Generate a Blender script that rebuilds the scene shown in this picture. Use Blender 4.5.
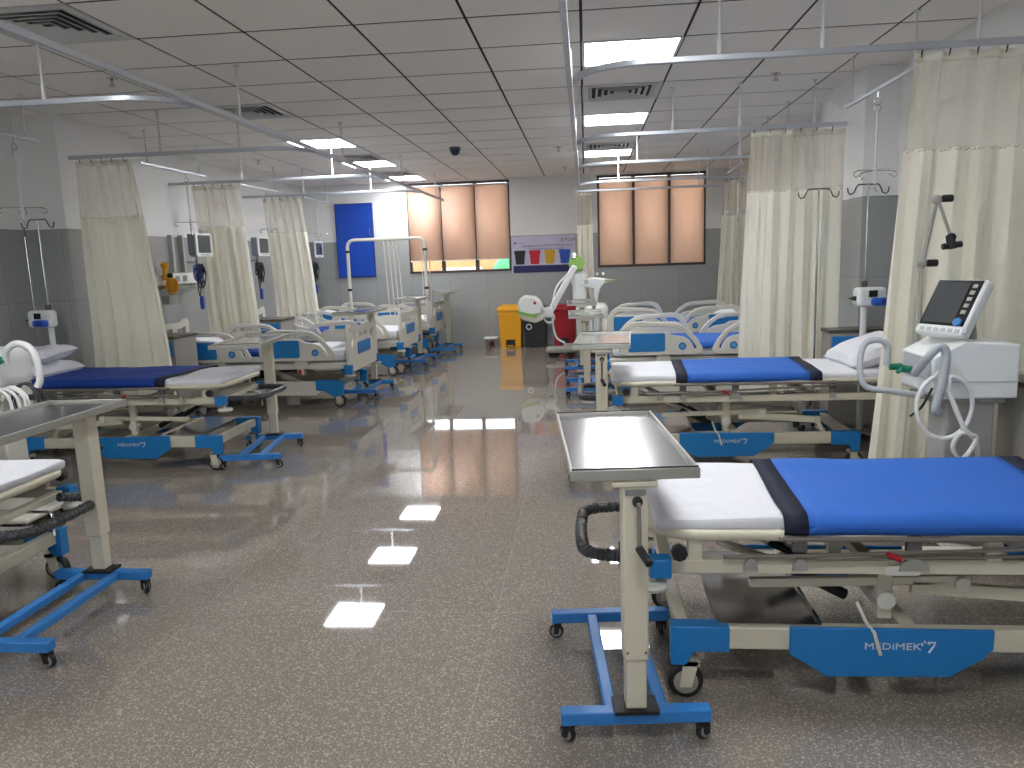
import bpy, bmesh, math, random
from mathutils import Vector, Matrix, noise
random.seed(7)
S = bpy.context.scene
for o in list(bpy.data.objects): bpy.data.objects.remove(o)
COL = S.collection
PI = math.pi

# ------------------------------------------------------------------ camera
ROOM_H = 2.608
def make_camera():
    p, y, r, f = .15947, .09810, .033804, 776.28
    cy, sy, cp, sp = math.cos(y), math.sin(y), math.cos(p), math.sin(p)
    fwd = Vector((-sy*cp, cy*cp, -sp)); rt = Vector((cy, sy, 0)); dn = fwd.cross(rt)
    cr, sr = math.cos(r), math.sin(r)
    R, D = cr*rt + sr*dn, -sr*rt + cr*dn
    m = Matrix((R, -D, -fwd)).transposed().to_4x4(); m.translation = (0, 0, 1.36)
    cam = bpy.data.cameras.new('camera'); cam.sensor_width = 36; cam.lens = f*36/1024
    cam.clip_start = .05; cam.clip_end = 200
    o = bpy.data.objects.new('camera', cam); COL.objects.link(o); o.matrix_world = m
    S.camera = o
make_camera()
# ------------------------------------------------------------------ world and exposure
W = bpy.data.worlds.new('world'); S.world = W; W.use_nodes = True
nt = W.node_tree; nt.nodes.clear()
wo = nt.nodes.new('ShaderNodeOutputWorld'); bg = nt.nodes.new('ShaderNodeBackground')
sky = nt.nodes.new('ShaderNodeTexSky'); sky.sky_type = 'HOSEK_WILKIE'; sky.turbidity = 5
sky.sun_direction = Vector((.3, .5, .8)).normalized()
hs = nt.nodes.new('ShaderNodeHueSaturation'); hs.inputs['Saturation'].default_value = .35
nt.links.new(sky.outputs[0], hs.inputs['Color']); nt.links.new(hs.outputs[0], bg.inputs[0]); bg.inputs[1].default_value = 14.0
nt.links.new(bg.outputs[0], wo.inputs[0])
S.view_settings.view_transform = 'Standard'; S.view_settings.look = 'None'
S.view_settings.exposure = 1.40; S.view_settings.gamma = 1.0
S.view_settings.use_curve_mapping = False
LAMP = 12.0          # strength of the ceiling panels

# ------------------------------------------------------------------ materials
def lin(c):
    return tuple(((v/255)/12.92 if v/255 <= .04045 else ((v/255+.055)/1.055)**2.4) for v in c)
MATS = {}
def mat(name, rgb, rough=.5, metal=0., spec=.5, var=.05, scale=30., bump=0., bscale=80., alpha=1., transl=0., emit=None):
    if name in MATS: return MATS[name]
    m = bpy.data.materials.new(name); m.use_nodes = True; n = m.node_tree.nodes; L = m.node_tree.links
    b = n['Principled BSDF']; out = n['Material Output']
    tc = n.new('ShaderNodeTexCoord'); nz = n.new('ShaderNodeTexNoise'); nz.inputs['Scale'].default_value = scale
    nz.inputs['Detail'].default_value = 4
    L.new(tc.outputs['Object'], nz.inputs['Vector'])
    mx = n.new('ShaderNodeMix'); mx.data_type = 'RGBA'
    c = lin(rgb)
    mx.inputs['A'].default_value = (*[v*(1-var) for v in c], 1); mx.inputs['B'].default_value = (*[min(1, v*(1+var)) for v in c], 1)
    L.new(nz.outputs['Fac'], mx.inputs['Factor']); L.new(mx.outputs['Result'], b.inputs['Base Color'])
    b.inputs['Roughness'].default_value = rough; b.inputs['Metallic'].default_value = metal
    b.inputs['Specular IOR Level'].default_value = spec
    if bump:
        bn = n.new('ShaderNodeTexNoise'); bn.inputs['Scale'].default_value = bscale; bn.inputs['Detail'].default_value = 3
        L.new(tc.outputs['Object'], bn.inputs['Vector'])
        bb = n.new('ShaderNodeBump'); bb.inputs['Strength'].default_value = bump; bb.inputs['Distance'].default_value = .01
        L.new(bn.outputs['Fac'], bb.inputs['Height']); L.new(bb.outputs[0], b.inputs['Normal'])
    last = b.outputs[0]
    if transl:
        t = n.new('ShaderNodeBsdfTranslucent'); L.new(mx.outputs['Result'], t.inputs[0])
        ms = n.new('ShaderNodeMixShader'); ms.inputs[0].default_value = transl
        L.new(last, ms.inputs[1]); L.new(t.outputs[0], ms.inputs[2]); last = ms.outputs[0]
    if alpha < 1:
        t = n.new('ShaderNodeBsdfTransparent'); ms = n.new('ShaderNodeMixShader'); ms.inputs[0].default_value = alpha
        L.new(t.outputs[0], ms.inputs[1]); L.new(last, ms.inputs[2]); last = ms.outputs[0]
    if emit is not None:
        e = n.new('ShaderNodeEmission'); e.inputs[0].default_value = (*lin(rgb), 1); e.inputs[1].default_value = emit
        last = e.outputs[0]
    L.new(last, out.inputs['Surface'])
    MATS[name] = m
    return m
cream = mat('cream_powder_coat', (204, 197, 176), .38, spec=.45, var=.03)
dgrey = mat('dark_bronze_tube', (92, 86, 80), .35, .6)
blue = mat('blue_plastic', (24, 118, 184), .4, var=.04)
bluepaint = mat('blue_paint', (44, 122, 194), .38, var=.04)
black = mat('black_rubber', (22, 22, 24), .55)
wheelgrey = mat('grey_wheel_plate', (150, 148, 140), .5)
white = mat('white_plastic', (226, 228, 226), .4, var=.02)
offwhite = mat('offwhite_plastic', (208, 205, 194), .42, var=.03)
steel = mat('brushed_steel', (206, 206, 208), .17, 1., var=.1, scale=6, bump=.05, bscale=7)
chrome = mat('chrome', (200, 200, 200), .15, 1.)
linen = mat('white_linen', (222, 222, 226), .85, spec=.2, var=.03, bump=.7, bscale=11)
sheetblue = mat('royal_blue_sheet', (46, 100, 186), .7, spec=.25, var=.05, bump=.8, bscale=8)
sheetnavy = mat('navy_blue_sheet', (18, 54, 132), .7, spec=.25, var=.05, bump=.8, bscale=8)
navyband = mat('navy_band', (38, 42, 58), .75, spec=.2)
aluminium = mat('track_aluminium', (190, 194, 200), .4, .6, var=.03)
rodwhite = mat('white_rod', (205, 205, 205), .4)
wrap = mat('black_plastic_wrap', (52, 54, 56), .28, spec=.6, var=.5, scale=60, bump=1., bscale=70)
green = mat('green_rubber', (20, 120, 90), .45)
lime = mat('lime_green_plastic', (136, 178, 84), .4)
yellow = mat('yellow_plastic', (240, 170, 15), .42)
red = mat('red_plastic', (170, 20, 40), .42)
blackbin = mat('black_bin_plastic', (24, 24, 28), .45)
screen = mat('dark_screen', (70, 72, 74), .12, spec=.6, var=.1, scale=4)
darkpanel = mat('black_gloss', (18, 18, 20), .2)
hosewhite = mat('white_hose', (222, 222, 220), .45)
hosegrey = mat('grey_hose', (180, 184, 186), .45)
coilblue = mat('blue_cable', (24, 60, 150), .5)
dblue = mat('blue_door_paint', (12, 70, 176), .45, var=.03)
wood = mat('dark_window_frame', (72, 54, 46), .5)
lockergrey = mat('grey_laminate', (150, 146, 138), .5)

# ------------------------------------------------------------------ mesh builder
class MB:
    def __init__(s): s.v = []; s.f = []; s.mi = []; s.m = 0
    def add(s, vs, fs, M=None):
        o = len(s.v)
        s.v += [tuple(M @ Vector(v)) if M else tuple(v) for v in vs]
        s.f += [tuple(o+i for i in f) for f in fs]; s.mi += [s.m]*len(fs); return s
    def box(s, x0, x1, y0, y1, z0, z1, M=None):
        vs = [(x0,y0,z0),(x1,y0,z0),(x1,y1,z0),(x0,y1,z0),(x0,y0,z1),(x1,y0,z1),(x1,y1,z1),(x0,y1,z1)]
        return s.add(vs, [(0,3,2,1),(4,5,6,7),(0,1,5,4),(1,2,6,5),(2,3,7,6),(3,0,4,7)], M)
    def bar(s, p, q, w, h, up=(0,0,1)):      # rectangular tube
        p, q = Vector(p), Vector(q); d = (q-p).normalized(); u = Vector(up)
        if abs(d.dot(u)) > .98: u = Vector((1,0,0))
        a = d.cross(u).normalized(); b = a.cross(d).normalized()
        vs = [e + a*sx*w/2 + b*sz*h/2 for e in (p, q) for sx, sz in ((-1,-1),(1,-1),(1,1),(-1,1))]
        return s.add(vs, [(3,2,1,0),(4,5,6,7),(0,1,5,4),(1,2,6,5),(2,3,7,6),(3,0,4,7)])
    def tube(s, pts, r, n=8, closed=False, cap=True, rs=None, flat=1.):
        P = [Vector(p) for p in pts]; k = len(P); rings = []; prev = None
        for i in range(k):
            if closed: t = (P[(i+1) % k]-P[i-1])
            else: t = (P[min(i+1, k-1)]-P[max(i-1, 0)])
            t.normalize()
            if prev is None:
                a = t.cross(Vector((0,0,1)) if abs(t.z) < .9 else Vector((0,1,0))).normalized()
            else:
                a = (prev - t*prev.dot(t)).normalized()
            prev = a; b = t.cross(a); R = rs[i] if rs else r
            rings.append([P[i] + a*R*math.cos(2*PI*j/n) + b*R*flat*math.sin(2*PI*j/n) for j in range(n)])
        vs = [v for ring in rings for v in ring]; fs = []
        for i in range(k if closed else k-1):
            i2 = (i+1) % k
            for j in range(n): fs.append((i*n+j, i*n+(j+1) % n, i2*n+(j+1) % n, i2*n+j))
        if cap and not closed:
            fs.append(tuple(range(n-1, -1, -1))); fs.append(tuple((k-1)*n+j for j in range(n)))
        return s.add(vs, fs)
    def cyl(s, p, q, r, n=16, r2=None):
        return s.tube([p, q], r, n, rs=[r, r2 if r2 is not None else r])
    def lathe(s, prof, n=24, M=None):
        vs = [(r*math.cos(2*PI*j/n), r*math.sin(2*PI*j/n), z) for r, z in prof for j in range(n)]
        fs = [(i*n+j, i*n+(j+1) % n, (i+1)*n+(j+1) % n, (i+1)*n+j) for i in range(len(prof)-1) for j in range(n)]
        fs.append(tuple(range(n-1,-1,-1))); fs.append(tuple((len(prof)-1)*n+j for j in range(n)))
        return s.add(vs, fs, M)
    def prism(s, poly, t0, t1, axis='y'):    # polygon in the plane normal to axis
        n = len(poly)
        def pt(a, b, t): return {'y': (a, t, b), 'x': (t, a, b), 'z': (a, b, t)}[axis]
        vs = [pt(a, b, t0) for a, b in poly] + [pt(a, b, t1) for a, b in poly]
        fs = [tuple(range(n)), tuple(range(2*n-1, n-1, -1))] + [(i, i+n, (i+1) % n+n, (i+1) % n) for i in range(n)]
        return s.add(vs, fs)
    def sphere(s, c, r, n=14, sz=1.):
        prof = [(max(1e-4, r*math.sin(PI*i/8)), -r*sz*math.cos(PI*i/8)) for i in range(9)]
        return s.lathe(prof, n, Matrix.Translation(c))
    def soft(s, x0, x1, y0, y1, z0, z1, r, n=(20, 8, 3), wr=0., fr=5., seed=0.):     # rounded cushion
        bm = bmesh.new(); nx, ny, nz = n
        grid = {}
        def P(i, j, k):
            if (i, j, k) in grid: return grid[(i, j, k)]
            p = Vector((x0+(x1-x0)*i/nx, y0+(y1-y0)*j/ny, z0+(z1-z0)*k/nz))
            q = Vector((min(max(p.x, x0+r), x1-r), min(max(p.y, y0+r), y1-r), min(max(p.z, z0+r), z1-r)))
            d = p-q
            if d.length > 1e-6: p = q + d.normalized()*r
            if wr:
                w = noise.noise(Vector((p.x*fr+seed, p.y*fr*1.7, p.z*fr))) * wr
                if p.z > z0+(z1-z0)*.3: p.z += w
                p.y += w*.4
            grid[(i, j, k)] = len(s.v)+len(vv); vv.append(tuple(p)); return grid[(i, j, k)]
        vv = []; ff = []
        for k in (0, nz):
            for i in range(nx):
                for j in range(ny):
                    q = (P(i,j,k), P(i+1,j,k), P(i+1,j+1,k), P(i,j+1,k)); ff.append(q if k else q[::-1])
        for j in (0, ny):
            for i in range(nx):
                for k in range(nz):
                    q = (P(i,j,k), P(i+1,j,k), P(i+1,j,k+1), P(i,j,k+1)); ff.append(q if j == 0 else q[::-1])
        for i in (0, nx):
            for j in range(ny):
                for k in range(nz):
                    q = (P(i,j,k), P(i,j+1,k), P(i,j+1,k+1), P(i,j,k+1)); ff.append(q[::-1] if i == 0 else q)
        bm.free(); s.v += vv; s.f += ff; s.mi += [s.m]*len(ff); return s
    def mesh(s, me, M):
        return s.add([v.co for v in me.vertices], [tuple(p.vertices) for p in me.polygons], M)
    def build(s, name, m, parent=None, bevel=0., smooth=True, solid=0., kind=None):
        me = bpy.data.meshes.new(name); me.from_pydata(s.v, [], s.f)
        ms = m if isinstance(m, (list, tuple)) else [m]
        for x in ms: me.materials.append(x)
        if len(ms) > 1: me.polygons.foreach_set('material_index', s.mi)
        if smooth:
            me.polygons.foreach_set('use_smooth', [True]*len(me.polygons)); me.set_sharp_from_angle(angle=math.radians(38))
        me.update()
        o = bpy.data.objects.new(name, me); COL.objects.link(o)
        if parent: o.parent = parent
        if solid:
            md = o.modifiers.new('solid', 'SOLIDIFY'); md.thickness = solid; md.offset = 0
        if bevel:
            md = o.modifiers.new('bevel', 'BEVEL'); md.width = bevel; md.segments = 2; md.limit_method = 'ANGLE'; md.angle_limit = math.radians(40)
        if kind: o['kind'] = kind
        return o
def thing(name, label, cat, loc=(0,0,0), rz=0., group=None):
    o = bpy.data.objects.new(name, None); COL.objects.link(o); o.location = loc; o.rotation_euler = (0, 0, rz)
    o.empty_display_size = .1
    tag(o, label, cat, group); return o
def tag(o, label, cat, group=None):
    o['label'] = label; o['category'] = cat
    if group: o['group'] = group
    return o
def dup(root, loc, rz=None, label=None):
    def cp(o, par):
        c = o.copy(); COL.objects.link(c); c.parent = par
        for ch in o.children: cp(ch, c)
        return c
    r = cp(root, None); r.location = loc
    if rz is not None: r.rotation_euler = (0, 0, rz)
    if label: r['label'] = label
    return r
def arc(c, r, a0, a1, n, ax='xz'):
    out = []
    for i in range(n+1):
        a = a0+(a1-a0)*i/n; u, w = r*math.cos(a), r*math.sin(a)
        out.append({'xz': (c[0]+u, c[1], c[2]+w), 'yz': (c[0], c[1]+u, c[2]+w), 'xy': (c[0]+u, c[1]+w, c[2])}[ax])
    return out
def smooth_path(pts, n=8):                   # Catmull-Rom
    P = [Vector(p) for p in pts]; P = [P[0]*2-P[1]] + P + [P[-1]*2-P[-2]]; out = []
    for i in range(1, len(P)-2):
        for k in range(n):
            t = k/n; a, b, c, d = P[i-1:i+3]
            out.append(.5*((2*b)+(c-a)*t+(2*a-5*b+4*c-d)*t*t+(3*b-a-3*c+d)*t**3))
    out.append(P[-2]); return out
def _curve_to_mesh(cu):
    o = bpy.data.objects.new('tmp', cu); COL.objects.link(o)
    dg = bpy.context.evaluated_depsgraph_get(); me = bpy.data.meshes.new_from_object(o.evaluated_get(dg))
    bpy.data.objects.remove(o); bpy.data.curves.remove(cu); return me
def text_mesh(t, size, ext=.001, align='CENTER'):
    cu = bpy.data.curves.new('t', 'FONT'); cu.body = t; cu.size = size; cu.extrude = ext; cu.align_x = align; cu.align_y = 'CENTER'
    cu.resolution_u = 2
    return _curve_to_mesh(cu)
def plate_mesh(loops, t, bevel=.004):        # flat outline with holes in the local XY plane, thickness t
    cu = bpy.data.curves.new('p', 'CURVE'); cu.dimensions = '2D'; cu.fill_mode = 'BOTH'; cu.extrude = max(t/2-bevel, .0005)
    cu.bevel_depth = bevel; cu.bevel_resolution = 1
    for lp in loops:
        sp = cu.splines.new('POLY'); sp.points.add(len(lp)-1)
        for p, (a, b) in zip(sp.points, lp): p.co = (a, b, 0, 1)
        sp.use_cyclic_u = True
    return _curve_to_mesh(cu)
def rrect(x0, x1, y0, y1, r, n=4):
    out = []
    for cx, cy, a in ((x1-r, y1-r, 0), (x0+r, y1-r, PI/2), (x0+r, y0+r, PI), (x1-r, y0+r, 1.5*PI)):
        for i in range(n+1): out.append((cx+r*math.cos(a+PI/2*i/n), cy+r*math.sin(a+PI/2*i/n)))
    return out
XZ = Matrix.Rotation(PI/2, 4, 'X')           # plate XY -> XZ (normal -y)
YZ = Matrix(((0,0,1,0),(1,0,0,0),(0,1,0,0),(0,0,0,1)))   # plate XY -> YZ (normal +x)

# ------------------------------------------------------------------ room
XL, XR, YB, YF = -4.48, 2.23, 12.35, -3.0
WZ = 1.72                                    # top of the tiled wainscot
def floor_material():
    m = bpy.data.materials.new('polished_terrazzo'); m.use_nodes = True; n = m.node_tree.nodes; L = m.node_tree.links
    b = n['Principled BSDF']; tc = n.new('ShaderNodeTexCoord')
    v = n.new('ShaderNodeTexVoronoi'); v.inputs['Scale'].default_value = 190; L.new(tc.outputs['Object'], v.inputs['Vector'])
    z1 = n.new('ShaderNodeTexNoise'); z1.inputs['Scale'].default_value = 170; z1.inputs['Detail'].default_value = 5; L.new(tc.outputs['Object'], z1.inputs['Vector'])
    z2 = n.new('ShaderNodeTexNoise'); z2.inputs['Scale'].default_value = 1.3; L.new(tc.outputs['Object'], z2.inputs['Vector'])
    r1 = n.new('ShaderNodeValToRGB'); e = r1.color_ramp.elements
    e[0].position = .38; e[0].color = (*lin((118, 109, 100)), 1); e[1].position = .66; e[1].color = (*lin((150, 141, 131)), 1)
    L.new(z1.outputs['Fac'], r1.inputs[0])
    sep = n.new('ShaderNodeSeparateColor'); L.new(v.outputs['Color'], sep.inputs[0])
    r2 = n.new('ShaderNodeValToRGB'); e = r2.color_ramp.elements
    e[0].position = .80; e[0].color = (0,0,0,1); e[1].position = .86; e[1].color = (1,1,1,1); L.new(sep.outputs[0], r2.inputs[0])
    mx = n.new('ShaderNodeMix'); mx.data_type = 'RGBA'; mx.inputs['B'].default_value = (*lin((204, 194, 180)), 1)
    mul = n.new('ShaderNodeMath'); mul.operation = 'MULTIPLY'; mul.inputs[1].default_value = .45; L.new(r2.outputs[0], mul.inputs[0])
    L.new(mul.outputs[0], mx.inputs['Factor']); L.new(r1.outputs[0], mx.inputs['A'])
    mp = n.new('ShaderNodeMapping'); mp.inputs['Location'].default_value = (.97+6, -1.63+6, 0); L.new(tc.outputs['Object'], mp.inputs['Vector'])
    br = n.new('ShaderNodeTexBrick'); br.offset = 0; br.inputs['Scale'].default_value = 1
    br.inputs['Brick Width'].default_value = .6; br.inputs['Row Height'].default_value = 1.2; br.inputs['Mortar Size'].default_value = .0016
    br.inputs['Color1'].default_value = (.94,.94,.94,1); br.inputs['Color2'].default_value = (1,1,1,1); br.inputs['Mortar'].default_value = (1.35,1.35,1.35,1)
    L.new(mp.outputs[0], br.inputs['Vector'])
    m2 = n.new('ShaderNodeMix'); m2.data_type = 'RGBA'; m2.blend_type = 'MULTIPLY'; m2.inputs['Factor'].default_value = 1
    L.new(mx.outputs['Result'], m2.inputs['A']); L.new(br.outputs['Color'], m2.inputs['B']); L.new(m2.outputs['Result'], b.inputs['Base Color'])
    ro = n.new('ShaderNodeMapRange'); ro.inputs[3].default_value = .012; ro.inputs[4].default_value = .05; L.new(z2.outputs['Fac'], ro.inputs[0])
    L.new(ro.outputs[0], b.inputs['Roughness']); b.inputs['Specular IOR Level'].default_value = .95
    bu = n.new('ShaderNodeBump'); bu.inputs['Strength'].default_value = .1; bu.inputs['Distance'].default_value = .0004
    z3 = n.new('ShaderNodeTexNoise'); z3.inputs['Scale'].default_value = 2.2; L.new(tc.outputs['Object'], z3.inputs['Vector'])
    L.new(z3.outputs['Fac'], bu.inputs['Height']); L.new(bu.outputs[0], b.inputs['Normal'])
    return m
def wall_tile_material():
    m = bpy.data.materials.new('grey_wall_tile'); m.use_nodes = True; n = m.node_tree.nodes; L = m.node_tree.links
    b = n['Principled BSDF']; tc = n.new('ShaderNodeTexCoord')
    sp = n.new('ShaderNodeSeparateXYZ'); L.new(tc.outputs['Object'], sp.inputs[0])
    ad = n.new('ShaderNodeMath'); ad.operation = 'ADD'; L.new(sp.outputs[0], ad.inputs[0]); L.new(sp.outputs[1], ad.inputs[1])
    cb = n.new('ShaderNodeCombineXYZ'); L.new(ad.outputs[0], cb.inputs[0]); L.new(sp.outputs[2], cb.inputs[1])
    br = n.new('ShaderNodeTexBrick'); br.offset = 0; br.inputs['Scale'].default_value = 1
    br.inputs['Brick Width'].default_value = .6; br.inputs['Row Height'].default_value = .572; br.inputs['Mortar Size'].default_value = .002
    c = lin((160, 162, 160)); d = lin((155, 157, 156)); k = lin((128, 130, 130))
    br.inputs['Color1'].default_value = (*c, 1); br.inputs['Color2'].default_value = (*d, 1); br.inputs['Mortar'].default_value = (*k, 1)
    L.new(cb.outputs[0], br.inputs['Vector']); L.new(br.outputs['Color'], b.inputs['Base Color'])
    b.inputs['Roughness'].default_value = .22
    return m
tile = wall_tile_material()
paint = mat('white_wall_paint', (226, 226, 224), .7, var=.02, scale=3, bump=.04, bscale=60)
M_fl = floor_material()
fl = MB().box(XL-.2, XR+.2, YF-.2, YB+.2, -.1, 0).build('floor', M_fl, kind='structure', smooth=False)
def wall(name, boxes):
    a = MB()
    for (x0, x1, y0, y1, z0, z1) in boxes:
        if z0 < WZ: a.m = 0; a.box(x0, x1, y0, y1, z0, min(z1, WZ))
        if z1 > WZ: a.m = 1; a.box(x0, x1, y0, y1, max(z0, WZ), z1)
    return a.build(name, [tile, paint], kind='structure', smooth=False)
ZT = ROOM_H+.03
wall('wall_left', [(XL-.15, XL, YF, YB+.15, 0, ZT), (XL, -4.13, 5.98, 7.0, 0, ZT)])
wall('wall_right', [(XR, XR+.15, YF, YB+.15, 0, ZT), (1.985, XR, 5.92, 6.95, 0, ZT)])
wall('wall_front', [(XL, -2.6, YF-.15, YF, 0, ZT), (.2, XR, YF-.15, YF, 0, ZT), (-2.6, .2, YF-.15, YF, 0, 1.1), (-2.6, .2, YF-.15, YF, 2.2, ZT)])  # opening left for the added rear window
W1 = (-2.79, -1.16, 1.18, 2.585); W2 = (.20, 1.85, 1.18, 2.585)
wall('wall_back', [(XL, W1[0], YB, YB+.15, 0, ZT), (W1[1], W2[0], YB, YB+.15, 0, ZT), (W2[1], XR, YB, YB+.15, 0, ZT),
                   (W1[0], W1[1], YB, YB+.15, 0, W1[2]), (W2[0], W2[1], YB, YB+.15, 0, W2[2]),
                   (W1[0], W1[1], YB, YB+.15, W1[3], ZT), (W2[0], W2[1], YB, YB+.15, W2[3], ZT)])
# suspended ceiling: separate lay-in tiles with dark joints between them
ceil_tile = mat('mineral_ceiling_tile', (238, 234, 228), .85, var=.04, scale=60, bump=.15, bscale=250)
ceil_dark = mat('ceiling_joint_shadow', (34, 33, 32), .8)
LIGHTS = [(.3, y) for y in (5.16, 7.56, 9.96)] + [(-2.7, y) for y in (8.16, 9.96, 11.76)] + [(x, y) for x in (-2.7, .3) for y in (.36, 2.76)]  # nearest left panels, out of view, are added to brighten that side
VENTS = [(.3, 6.36), (.3, 9.36), (.3, 11.16), (-2.7, 3.96), (-2.7, 6.36), (-2.7, 9.36), (-2.7, 11.16)]
def cell(x, y): return (round((x-.3)/.6), round((y-5.16)/.6))
HOLES = {cell(x, y) for x, y in LIGHTS+VENTS}
c_ = MB(); c_.m = 0
for i in range(-9, 5):
    for j in range(-15, 14):
        if (i, j) in HOLES: continue
        cx, cy = .3+.6*i, 5.16+.6*j; g = .008
        x0, x1 = max(cx-.3+g, XL), min(cx+.3-g, XR); y0, y1 = max(cy-.3+g*1.5, YF), min(cy+.3-g*1.5, YB)
        if x1-x0 > .01 and y1-y0 > .01: c_.box(x0, x1, y0, y1, ROOM_H, ROOM_H+.003)
c_.m = 1
for i in range(-9, 5):
    for j in range(-15, 14):
        cx, cy = .3+.6*i, 5.16+.6*j; x0, x1, y0, y1 = max(cx-.3, XL), min(cx+.3, XR), max(cy-.3, YF), min(cy+.3, YB)
        if x1-x0 > .01 and y1-y0 > .01: c_.box(x0, x1, y0, y1, ROOM_H+(.022 if (i, j) in HOLES else .0045), ROOM_H+.03)
c_.build('ceiling', [ceil_tile, ceil_dark], kind='structure', smooth=False)

# windows
glass = bpy.data.materials.new('window_glass'); glass.use_nodes = True
n = glass.node_tree.nodes; L = glass.node_tree.links; n.clear()
out = n.new('ShaderNodeOutputMaterial'); tr = n.new('ShaderNodeBsdfTransparent'); gl = n.new('ShaderNodeBsdfGlossy'); gl.inputs['Roughness'].default_value = .03
fr = n.new('ShaderNodeFresnel'); fr.inputs[0].default_value = 1.5; ms = n.new('ShaderNodeMixShader')
L.new(fr.outputs[0], ms.inputs[0]); L.new(tr.outputs[0], ms.inputs[1]); L.new(gl.outputs[0], ms.inputs[2]); L.new(ms.outputs[0], out.inputs[0])
blindm = bpy.data.materials.new('peach_blind_fabric'); blindm.use_nodes = True
n = blindm.node_tree.nodes; L = blindm.node_tree.links; b = n['Principled BSDF']
tc = n.new('ShaderNodeTexCoord'); nz = n.new('ShaderNodeTexNoise'); nz.inputs['Scale'].default_value = 120; L.new(tc.outputs['Object'], nz.inputs['Vector'])
mr = n.new('ShaderNodeMix'); mr.data_type = 'RGBA'; mr.inputs['A'].default_value = (*lin((230, 203, 184)), 1); mr.inputs['B'].default_value = (*lin((238, 212, 195)), 1)
L.new(nz.outputs['Fac'], mr.inputs['Factor']); L.new(mr.outputs['Result'], b.inputs['Base Color']); b.inputs['Roughness'].default_value = .9
t = n.new('ShaderNodeBsdfTranslucent'); L.new(mr.outputs['Result'], t.inputs[0]); ms = n.new('ShaderNodeMixShader'); ms.inputs[0].default_value = .6
L.new(b.outputs[0], ms.inputs[1]); L.new(t.outputs[0], ms.inputs[2]); L.new(ms.outputs[0], n['Material Output'].inputs[0])
def window(name, w, zb, which):
    x0, x1, z0, z1 = w; f = MB(); y0, y1 = YB+.02, YB+.09; t = .035
    f.box(x0, x1, y0-.03, y1, z0, z0+t).box(x0, x1, y0, y1, z1-t, z1).box(x0, x0+t, y0, y1, z0+t, z1-t).box(x1-t, x1, y0, y1, z0+t, z1-t)
    o = f.build(name, wood, kind='structure', bevel=.003)
    s = MB()
    for k in (1, 2):
        xm = x0+(x1-x0)*k/3; s.box(xm-.03, xm+.03, y0, y1, z0+t, z1-t)
    s.build('mullion', wood, o)
    for k in range(3):
        a = x0+(x1-x0)*k/3; b = x0+(x1-x0)*(k+1)/3
        MB().box(a+.03, b-.03, y0+.045, y0+.051, z0+t, z1-t).build('pane', glass, o)
    for k in range(3):
        a = x0+.012+(x1-x0-.024)*k/3; b = x0+.012+(x1-x0-.024)*(k+1)/3
        r = thing('roller_blind', ['left', 'middle', 'right'][k]+' peach roller blind '+which, 'blind', ((a+b)/2, YB-.012, z1-.06), 0, 'peach roller blinds')
        h = z1-.06-zb; ww = (b-a)/2-(.006 if zb > 1.25 else .02)
        q = MB(); q.add([(-ww, 0, -h), (ww, 0, -h), (ww, 0, -.01), (-ww, 0, -.01)], [(0,1,2,3)])
        q.build('fabric', blindm, r, solid=.0015)
        MB().tube([(-ww-.01, 0, 0), (ww+.01, 0, 0)], .014, 10).build('roller', rodwhite, r)
        MB().box(-ww, ww, -.006, .006, -h-.012, -h+.004).build('bottom_bar', wood if zb < 1.25 else offwhite, r)
window('window_1', W1, 1.375, 'in the back wall window left of the bin poster')
window('window_2', W2, 1.215, 'in the back wall window right of the bin poster')

wf = MB()  # added rear window, never in view, lets daylight in from behind the camera
for x in (-2.6, -1.68, -.76, .16): wf.box(x, x+.04, YF-.1, YF-.04, 1.1, 2.2)
wf.box(-2.6, .2, YF-.1, YF-.04, 1.1, 1.14).box(-2.6, .2, YF-.1, YF-.04, 2.16, 2.2)
w3 = wf.build('added_window_3', wood, kind='structure')
MB().box(-2.58, .18, YF-.075, YF-.069, 1.12, 2.18).build('pane', glass, w3)
# outside, seen through the gap below the blinds
ob = thing('building', 'pale orange building outside the left window', 'building', (-4.5, 19, 0))
MB().box(-6, 7.5, 0, 4, -4, 1.9).build('wall', mat('cream_render', (190, 146, 96), .9, var=.25, scale=4), ob)
w_ = MB()
for k in range(6): w_.box(-5+k*2, -4+k*2, -.05, .02, .2, 1.2)
w_.build('window_panes', mat('far_glass', (210, 220, 210), .2), ob)
hb = MB()
for k in range(60):
    hb.sphere((random.uniform(-1.9, 6.5), random.uniform(15.5, 17), random.uniform(-.2, 1.45)), random.uniform(.25, .5), 8)
tag(hb.build('hedge', mat('leaf_green', (84, 160, 104), .8, var=.4, scale=9)), 'green shrubs outside behind the window beside the poster', 'hedge')
tag(MB().box(-30, 30, -30, 40, -4.2, -4).build('ground', mat('outdoor_ground', (120, 112, 98), .9)), 'pale ground outside the windows', 'ground')['kind'] = 'structure'

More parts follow.
